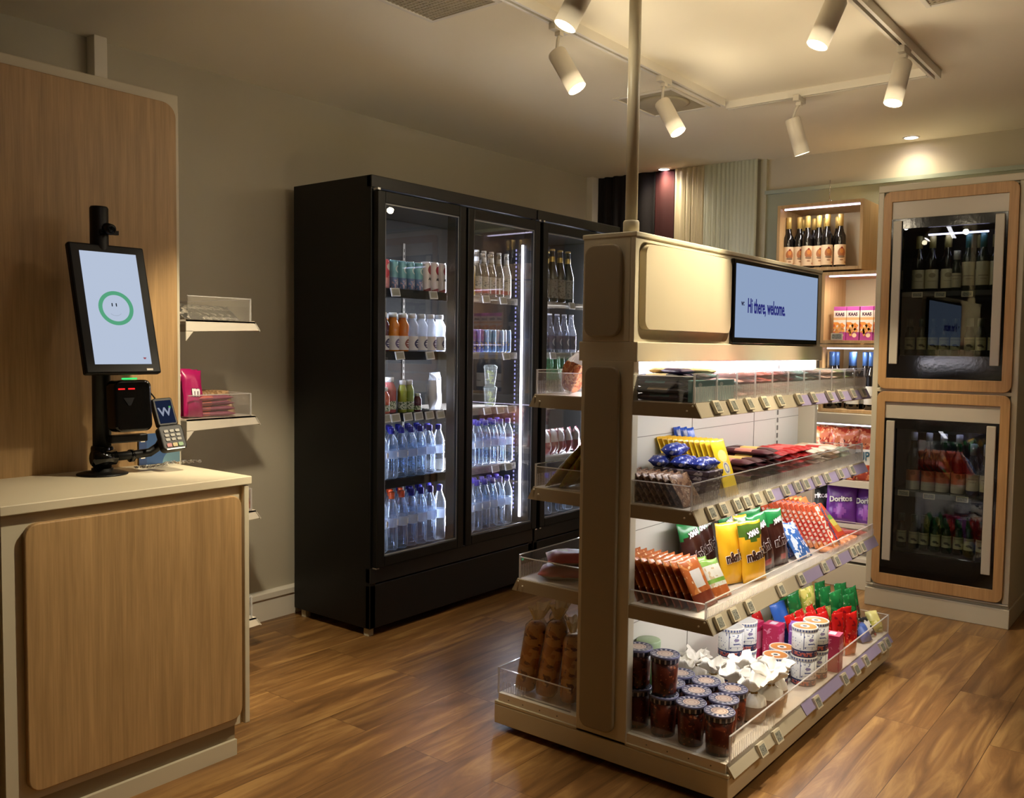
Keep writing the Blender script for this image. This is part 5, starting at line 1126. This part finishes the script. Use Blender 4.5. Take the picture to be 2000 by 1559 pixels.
mmL = [('b', 2.700, 1.330, -14, -.15, 'brown candy bag with green top at the left end of the candy group'), ('y', 2.745, 1.232, -12, -.20, 'plain yellow candy bag, leftmost of the yellow ones'), ('y', 2.835, 1.195, -10, -.25, 'yellow candy bag with green top, front of the group'), ('y', 2.905, 1.245, -14, .05, 'yellow candy bag behind the front yellow one'),
       ('b', 2.975, 1.215, -12, -.15, 'brown candy bag right of the yellow ones'), ('b', 3.105, 1.215, -12, -.10, 'brown candy bag at the right end of the candy group'), ('b', 2.815, 1.355, -14, -.1, 'brown candy bag with green top, back row, left'), ('b', 2.885, 1.385, -8, .1, 'brown candy bag with green top, back row, second'), ('b', 2.985, 1.34, -12, .0, 'brown candy bag with green top, back row, third'), ('b', 3.05, 1.30, -10, -.3, 'brown candy bag with green top, back row, fourth'), ('b', 3.10, 1.375, -8, 0, 'brown candy bag with green top, back row, right'), ('b', 2.765, 1.40, -6, .1, 'brown candy bag with green top, against the back panel')]
for i, (k, x, y, tl_, r, lb) in enumerate(mmL):
    kk = 'mm%s%d' % (k, 9 if i == 1 else i % 2)
    place(kk, mmb(k, 90+i % 2+(3 if k == 'y' else 0), i != 1), (x, y, ZCs), (math.radians(tl_), math.radians([-3, 3, 0, 5, -4, 2][i % 6]), r), lb, 'candy bag', 'brown and yellow candy bags')
M_star = decal('film_star', '3a6cb8', [('noise', 46, .56, 'd8e4f4'), ('noise', 90, .66, 'f4f8ff')], .25)
for i, (x, y) in enumerate([(3.27, 1.185), (3.275, 1.230), (3.28, 1.275), (3.285, 1.32)]):
    place('star', lambda: bag('star_bag', .125, .145, .024, [M_star], None, 97), (x, y, ZCs), (math.radians(-34), 0, -.05), f'blue bag with white stars, {ORD[i]} from the front', 'sweet bag', 'blue starry sweet bags')
def tony():
    o = MB().box(-.042, .042, -.008, .008, 0, .185).build('chocolate_bar', decal('tony_wrap', 'd0402c', [('band', .12, .19, 'dc5a2c'), ('band', .0, .03, 'e08a4a')], .45), bevel=.002)
    m = MB(); 
    for k in range(8): m.box(-.0426, -.0421, -.0045, .0045, .02+k*.018, .031+k*.018)
    m.build('spine_print', mat('spine_white', 'e8d4c4', .5), o)
    lettering("TONY'S", .045, mat('tony_cream', 'f0e4d4', .5), o, -.018, .095, -.0085, bold=.04, tilt=PI/2, sx=1.05)
    lettering("CHOCOLONELY", .024, mat('tony_blue', '34507c', .5), o, .020, .095, -.0085, bold=.03, tilt=PI/2, sx=1.0); return o
for i in range(11):
    place('tony', tony, (3.485+i*.002, 1.352-i*.0206, ZCs), (math.radians(-30), 0, 0), f'red chocolate bar in the leaning row, {ORD[10-i]} from the front', 'chocolate bar', 'leaning row of red chocolate bars')
for i in range(7):
    place('orgbar', lambda: MB().box(-.042, .042, -.008, .008, 0, .19).build('chocolate_bar', decal('orange_wrap', 'dc7a34', [('noise', 40, .55, 'ecb060', .12, .2)], .45), bevel=.002), (3.597, 1.352-i*.0192, ZCs), (math.radians(-30), 0, 0), f'orange chocolate bar behind the red row, {ORD[6-i]} from the front', 'chocolate bar', 'orange chocolate bars')
for i in range(5):
    place('rain', lambda: MB().box(-.065, .065, -.007, .007, 0, .16).build('chocolate_bar', decal('rainbow_wrap', 'd04a2a', [('disc', -.018, .10, .018, .018, 'c02a24'), ('rect', .012, .062, .020, .050, 'd8a040'), ('rect', .012, .062, .050, .080, 'd8d060'), ('rect', .012, .062, .080, .100, '7ab04c'), ('rect', .012, .062, .100, .125, '8a6a7a'), ('disc', -.018, .105, .010, .007, 'e8c8b0')], .45), bevel=.002), (3.715, 1.33-i*.03, ZCs), (math.radians(-42), 0, -.03), f'wide red bar with a rainbow block, {ORD[4-i]} from the front', 'chocolate bar', 'wide rainbow-printed bars')
for i in range(6):
    place('obr', lambda: flowpack('orange_bar', .05, .055, .02, [F('film_orange3', 'dc8a50')]), (3.43+.058*i, 1.165, ZCs+.001), (0, 0, .05*math.sin(i*2)), f'small orange bar lying behind the clear rim, {ORD[i]} from the left', 'chocolate bar', 'small orange bars behind the rim')
for i in range(3):
    place('cov%d' % i, lambda: flowpack('snack_bar', .05, .14, .018, [F('film_red4', ['b04038', 'c86a40', 'a83a48'][i])]), (3.83, 1.20+i*.075, ZCs+.001), (0, 0, .5), f'snack bar at the far end of the third shelf, {ORD[i]} from the rim', 'snack bar', 'snack bars at the far end of the third shelf')

# ================================================================= island shelf B
ZBs = .838
M_brw = decal('film_seed', '5a3a28', [('noise', 70, .50, '8a6a50'), ('noise', 120, .62, 'b09a84')], .35)
for i in range(8):
    place('seed', lambda: bag('biscuit_pack', .12, .105, .010, [M_brw], None, 101), (2.412, 1.372-i*.0225, ZBs), (math.radians(-32), 0, random.uniform(-.02, .02)), f'brown crunchy biscuit pack, {ORD[7-i]} from the front of the leaning row', 'biscuit pack', 'leaning row of brown biscuit packs')
M_yel = decal('film_lemon', 'e8c82c', [('disc', 0, .13, .03, .02, 'f0e08a'), ('disc', 0, .09, .022, .022, 'd8cca8'), ('disc', 0, .09, .014, .016, '5c6aa0'), ('disc', 0, .09, .010, .012, 'e0d8b0'), ('band', .0, .03, 'd8b020')], .3)
for i in range(11):
    place('yel', lambda: bag('waffle_pack', .10, .185, .0095, [M_yel, F('film_lemon_back', 'd8a81c')], lambda u, v, s: 1 if v > .95 else 0, 104), (2.643+.002*i, 1.380-i*.0178, ZBs), (math.radians(-20), 0, .0), f'yellow waffle pack, {ORD[10-i]} from the front of the leaning row', 'waffle pack', 'leaning row of yellow waffle packs')
for i in range(3):
    place('blu', lambda: bag('waffle_pack', .05, .205, .012, [F('film_royal', '1f4fb0')], None, 106), (2.732, 1.395-i*.025, ZBs), (math.radians(-14), 0, .0), f'royal blue waffle pack behind the yellow row, {ORD[2-i]} from the front', 'waffle pack', 'royal blue waffle packs')
M_ck = decal('film_cookie', '2c3a8c', [('noise', 44, .56, '6a7ac8'), ('noise', 80, .62, 'd0d4ec')], .25)
def cookie():
    o = flowpack('cookie_pack', .06, .10, .035, [M_ck], None, 4)
    MB().prism(rrect(-.022, .022, .006, .030, .006, 4), -.0355, -.034, 'y').build('end_picture', decal('cookie_face', 'b8a088', [('disc', 0, .018, .012, .010, '3a2c28'), ('disc', 0, .018, .008, .0065, 'd8d0c0')], .4), o); return o
for i, (x, y, z, r) in enumerate([(2.515, 1.375, .9345, -1.45), (2.53, 1.305, .9345, -1.5), (2.53, 1.240, .9345, -1.6), (2.53, 1.34, .9705, -1.45)]):
    place('ck', cookie, (x, y, z), (0, 0, r), f'blue cookie pack lying on the heap behind the brown packs, {ORD[i]}', 'cookie pack', 'heap of blue cookie packs')
for i in range(6):
    place('ckb', lambda: MB().box(-.052, .052, -.095, .095, 0, .0155).build('cookie_box', decal('cookie_box_print', '4a3c48', [('noise', 50, .55, 'a8a0a0')], .35), bevel=.003), (2.531, 1.31-.003*i, ZBs+.0005+i*.0158), (0, 0, .0), f'flat dark cookie box, {ORD[i]} from the bottom of the stack below the blue packs', 'cookie box', 'stack of dark cookie boxes')
def barkind(nm, c1, c2, w=.045, l=.15, t=.016): 
    return lambda: flowpack('snack_bar', w, l, t, [F('bar_'+nm, c1), F('bar2_'+nm, c2)], lambda u, v, s: 1 if (.3 < v < .68 and s) else 0, hash(nm) % 7 if False else len(nm))
def heap(prefix, xs, z0, cols, rows, kinds, desc, group, y0=1.215, dy=.0, l=.15, t=.0195, jit=.12, cat='snack bar', w=.045, yc=1.30, top_noise=.0):
    """compartment of stacked bars: cols across, rows high"""
    rnd = random.Random(len(desc)+int(xs[0]*100)); k = 0
    x0, x1 = xs; dx = (x1-x0)/cols
    for r in range(rows):
        for c_ in range(cols):
            kd = kinds[(r+c_) % len(kinds)] if len(kinds) > 1 else kinds[0]; last = r == rows-1
            place(prefix+kd[0]+str(w)+str(l), barkind(kd[0], kd[1], kd[2], w, l, t), (x0+dx*(c_+.5)+rnd.uniform(-.004, .004), yc+rnd.uniform(-.01, .01), z0+r*(t+.0005)), (0, 0, rnd.uniform(-jit, jit)*(.8 if last else .15)), f'{kd[3]} {desc}, layer {ORD[r]}, column {ORD[c_]}', cat, group); k += 1
YELD = ('chocy', '3c1a1a', 'd8b060', 'dark bar with yellow print'); PNK = ('chocp', '4a1c22', 'b87868', 'dark bar with pink print')
heap('B1', (2.77, 2.915), ZBs+.001, 2, 5, [PNK, YELD], 'left of the dark chocolate stacks', 'dark chocolate bars on the second island shelf', l=.19, w=.062, yc=1.30)
heap('B2', (2.925, 3.075), ZBs+.001, 2, 6, [YELD, PNK], 'right of the dark chocolate stacks', 'dark chocolate bars on the second island shelf', l=.19, w=.062, yc=1.30)
heap('B3', (3.085, 3.245), ZBs+.001, 3, 5, [('red', 'a01c20', 'c8484a', 'red bar')], 'in the red stacks', 'red bars on the second island shelf', l=.17, w=.046)
heap('B4', (3.255, 3.41), ZBs+.001, 3, 5, [('red2', 'b0201c', 'd0605a', 'glossy red bar')], 'right of the red stacks', 'red bars on the second island shelf', l=.17, w=.046)
heap('B5', (3.43, 3.57), ZBs+.001, 2, 4, [('crr', 'd8c8b0', 'c03a34', 'cream bar with red print')], 'beyond the red stacks', 'cream bars on the second island shelf', l=.17, w=.06)
heap('B6', (3.59, 3.73), ZBs+.001, 2, 4, [('crt', 'd8b890', 'e0d8c0', 'tan bar'), ('crr', 'd8c8b0', 'c03a34', 'cream bar with red print')], 'beyond the cream stacks', 'tan bars on the second island shelf', l=.17, w=.06)
heap('B7', (3.75, 3.87), ZBs+.001, 2, 3, [('grt', '8a9a78', 'c04a40', 'grey-green bar')], 'at the far end', 'grey-green bars on the second island shelf', l=.17, w=.052)

# ================================================================= island shelf A
ZAs = 1.149
heap('A0', (2.35, 2.475), ZAs, 2, 4, [('drk', '2a1a40', '3f7f8c', 'dark purple bar'), ('tl0', '2c2a3c', 'c8b088', 'dark bar with cream print')], 'in the first tray', 'bars in the first tray', l=.20, w=.056, yc=1.318)
place('tealbox', lambda: MB().box(-.06, .06, -.012, .012, 0, .062).build('biscuit_box', decal('teal_box', '4f9098', [('disc', -.03, .05, .012, .006, 'c8dcdc')], .4), bevel=.001), (2.412, 1.198, ZAs), 0, 'teal box behind the clear rim, first from the left on the top shelf', 'box', 'teal boxes on the top shelf')
place('tealbox', None, (2.552, 1.198, ZAs), .0, 'teal box behind the clear rim, second from the left on the top shelf', 'box', 'teal boxes on the top shelf')
heap('A1', (2.49, 2.615), ZAs, 2, 4, [('tl1', '5a8a90', 'd8d4c8', 'teal bar'), ('drk2', '3a3038', 'c8b088', 'dark grey bar')], 'in the second tray', 'bars in the second tray', l=.19, w=.056, yc=1.315)
tr = [(2.63, 2.755, [('a2', '5c8088', 'c08078', 'grey-teal bar'), ('a2b', 'c8948c', 'd8b0a0', 'pinkish bar')], 'third', 3), (2.77, 2.895, [('a3', 'a0605c', 'c88078', 'rose bar')], 'fourth', 4), (2.91, 3.03, [('a4', 'a85048', 'd07068', 'salmon bar')], 'fifth', 4), (3.05, 3.18, [('a5', '5a4a40', '4a8088', 'dark olive bar'), ('a5b', '98504a', 'b87068', 'dull red bar')], 'sixth', 4),
      (3.20, 3.34, [('a6', '78a0a0', 'b8c8c4', 'pale teal bar')], 'seventh', 4), (3.36, 3.475, [('a7', '8a7a60', 'c8c0a0', 'beige bar'), ('a7b', '6a3c34', 'b08070', 'brown bar')], 'eighth', 4), (3.49, 3.62, [('a8', 'c8a898', 'a05a50', 'pink and cream bar')], 'ninth', 4), (3.64, 3.745, [('a9', '7a9a5c', 'a8bc88', 'green bar')], 'tenth', 4), (3.76, 3.87, [('a10', '8a8078', '5c5450', 'grey bar'), ('a10b', 'b8b0a4', '6a5c58', 'light grey bar')], 'last', 4)]
for x0, x1, kd, nm, rows in tr: heap('A'+nm, (x0, x1), ZAs, 2, rows, kd, f'in the {nm} tray', f'bars in the {nm} tray', l=.19, w=.052, yc=1.30, jit=.12)
for i, (x, y, c_, nm) in enumerate([(2.44, 1.33, 'c8b080', 'cream'), (2.46, 1.24, 'd8c898', 'pale yellow'), (2.40, 1.27, '3a2a58', 'purple')]):
    place('At%d' % i, barkind('t%d' % i, c_, c_, .05, .12, .016), (x, y, ZAs+.0795), (0, 0, .7-.6*i), f'{nm} bar lying across the top of the first tray', 'snack bar')

# ================================================================= island, left side
place('bread', lambda: bag('bread_bag', .15, .165, .07, [clear('bread_film', (.92, .9, .88), .35, (.85, .8, .75), .7, .1), decal('bread', 'a85a34', [('noise', 60, .5, 'c88a5c'), ('noise', 90, .6, '7a3420')], .6), F('bread_label', 'd8d0c4')], lambda u, v, s: (2 if u < .34 else 1) if .06 < v < .62 else 0, 120), (2.43, 1.69, 1.151), (math.radians(-24), 0, -PI+.75), 'clear bag of brown bread with white label on the top left shelf of the island', 'bread bag')
M_yc = decal('film_mustard', '8a7a2c', [('noise', 20, .58, 'b0a048'), ('noise', 60, .66, '9a4a2c')], .3)
for i, (x, y, t_) in enumerate([(2.42, 1.715, 42), (2.425, 1.665, 36), (2.59, 1.715, 40), (2.59, 1.665, 34)]):
    place('chip', lambda: bag('crisp_bag', .145, .19, .034, [M_yc], None, 124), (x, y, .849), (math.radians(-t_), 0, PI+.05), f'mustard yellow crisp bag, {ORD[i]} from the aisle on the middle left shelf', 'snack bag', 'mustard yellow crisp bags')
for i, (x, y, z, c_) in enumerate([(2.44, 1.69, .537, 'a84a48'), (2.45, 1.67, .585, 'b8625c')]):
    place('tray%d' % i, lambda: flowpack('sausage_pack', .13, .17, .042, [F('pack_red%d' % i, c_), F('pack_gold', 'c08a4c'), F('pack_grey', '8a8278')], lambda u, v, s: 1 if (v > .55 and s and u > .5) else (2 if not s else 0), i), (x, y, z), (0, 0, .5+.2*i), f'red and gold pack on the third left shelf, {["lower", "upper"][i]} one', 'snack pack', 'red and gold packs')
M_bgt = decal('baguette', 'b87c40', [('noise', 22, .50, 'd8a860'), ('noise', 50, .62, '6a3418')], .5)
def baguette():
    m = MB().lathe([(.012, 0), (.028, .006), (.031, .03), (.030, .19), (.031, .25), (.024, .275), (.01, .285)], 20)
    o = m.build('bread_loaf', M_bgt)
    f = MB(); prof = [(.030, -.001), (.036, .008), (.0355, .15), (.037, .27), (.024, .30), (.020, .305), (.040, .345), (.046, .352)]; vs = []; fs = []; seg = 30
    for r, z in prof:
        for k in range(seg):
            a = 2*PI*k/seg; n = noise.noise(Vector((math.cos(a)*2, math.sin(a)*2, z*16)))*.16+(.28*math.sin(a*6) if z > .30 else 0)
            vs.append((r*(1+n)*math.cos(a), r*(1+n)*math.sin(a)*(.8 if z < .3 else .45), z))
    for i in range(len(prof)-1):
        for k in range(seg): fs.append((i*seg+k, i*seg+(k+1) % seg, (i+1)*seg+(k+1) % seg, (i+1)*seg+k))
    mi = [1 if i >= 4*seg else 0 for i in range(len(fs))]
    f.add(vs, fs, mi, True).build('wrapper', [clear('bag_film', (.93, .88, .8), .16, (.9, .8, .62), .9, .10, rim=.4), clear('gold_film', (.85, .75, .5), .6, (.9, .76, .42), .6, .15)], o)
    return o
for i, (x, y, tx, ty, s) in enumerate([(2.405, 1.828, 0, 12, .86), (2.41, 1.742, 1, 9, .90), (2.415, 1.650, 2, 2, .78), (2.53, 1.80, 0, 5, .86)]):
    place('bag_', baguette, (x, y, .130), (math.radians(ty), math.radians(tx), .2*i), f'wrapped baguette standing in the left base tray, {ORD[i]} from the aisle', 'bread', 'wrapped baguettes', (s*1.42, s*1.3, s))

# ================================================================= side rack goods
for i in range(5):
    place('sr1', lambda: bag('sweet_bag', .13, .14, .022, [decal('film_charcoal', '4a4844', [('noise', 30, .55, '8a867c'), ('noise', 60, .64, 'b8b0a0')], .3)], None, 130), (1.86+i*.04, 2.915+.02*i, 1.387), (math.radians(-66), 0, .2-.1*i), f'charcoal sweet bag lying on the top side shelf, {ORD[i]} from the panel', 'sweet bag', 'charcoal sweet bags on the side rack')
place('mag', lambda: bag('candy_bag', .085, .175, .04, [F('film_magenta', 'a8145c')], None, 131, [('m', .05, M_w, .0, .09, .05, mat('ink_plum2', '4a1030', .5), 0, .8)]), (1.862, 2.985, 1.032), (math.radians(-6), 0, 0), 'magenta candy bag standing on the second side shelf', 'candy bag')
place('mag', None, (1.835, 2.915, 1.032), (math.radians(-10), math.radians(4), .1), 'magenta candy bag leaning by the tall panel on the second side shelf', 'candy bag')
for i in range(4):
    place('sr2', lambda: flowpack('snack_bar', .05, .16, .018, [F('bar_mauve', '8a4a5c'), F('bar_mauve2', 'c06a5c')], lambda u, v, s: 1 if v > .6 else 0), (1.925, 2.935, 1.033+i*.0195), (0, 0, 1.2+.15*i), f'mauve snack bar, {ORD[i]} from the bottom of the pile on the side shelf', 'snack bar', 'mauve bars on the side shelf')
for i in range(5):
    place('sr3', lambda: bag('biscuit_pack', .10, .095, .016, [decal('film_kraft', '8a6a48', [('noise', 60, .52, 'b0906c')], .4)], None, 133), (2.02, 2.995+i*.024, 1.032), (math.radians(-24), 0, .1), f'brown biscuit pack at the shelf front, {ORD[i]} from the near side', 'biscuit pack', 'brown biscuit packs on the side shelf')
for i in range(3):
    place('sr4', lambda: bag('nut_bag', .08, .085, .03, [decal('film_copper', '9a4a30', [('noise', 50, .55, 'c88a6c')], .35)], None, 134), (2.045-.015*i, 2.91+i*.04, .669), (math.radians(-15), 0, .3), f'copper coloured nut bag on the low side shelf, {ORD[i]} from the near side', 'nut bag', 'copper nut bags')
place('sr5', lambda: bag('coffee_bag', .085, .22, .06, [F('film_coffee', '3a2c20', .5)], None, 135), (2.03, 3.05, .252), 0, 'tall dark brown bag on the lowest side shelf', 'coffee bag')
for i in range(2):
    place('sr6', lambda: bottle_root('teal_bottle', [(.020, 0), (.022, .004), (.022, .09), (.012, .115), (.010, .13)], clear('teal_plastic', (.7, .85, .82), .4, (.5, .7, .65), .5, .1), [(.012, .125), (.012, .145)], M_white, (.0225, .02, .07), M_wlab), (2.03, 2.925+i*.055, .252), 0, f'small teal bottle on the lowest side shelf, {["near", "far"][i]} one', 'bottle', 'small teal bottles')
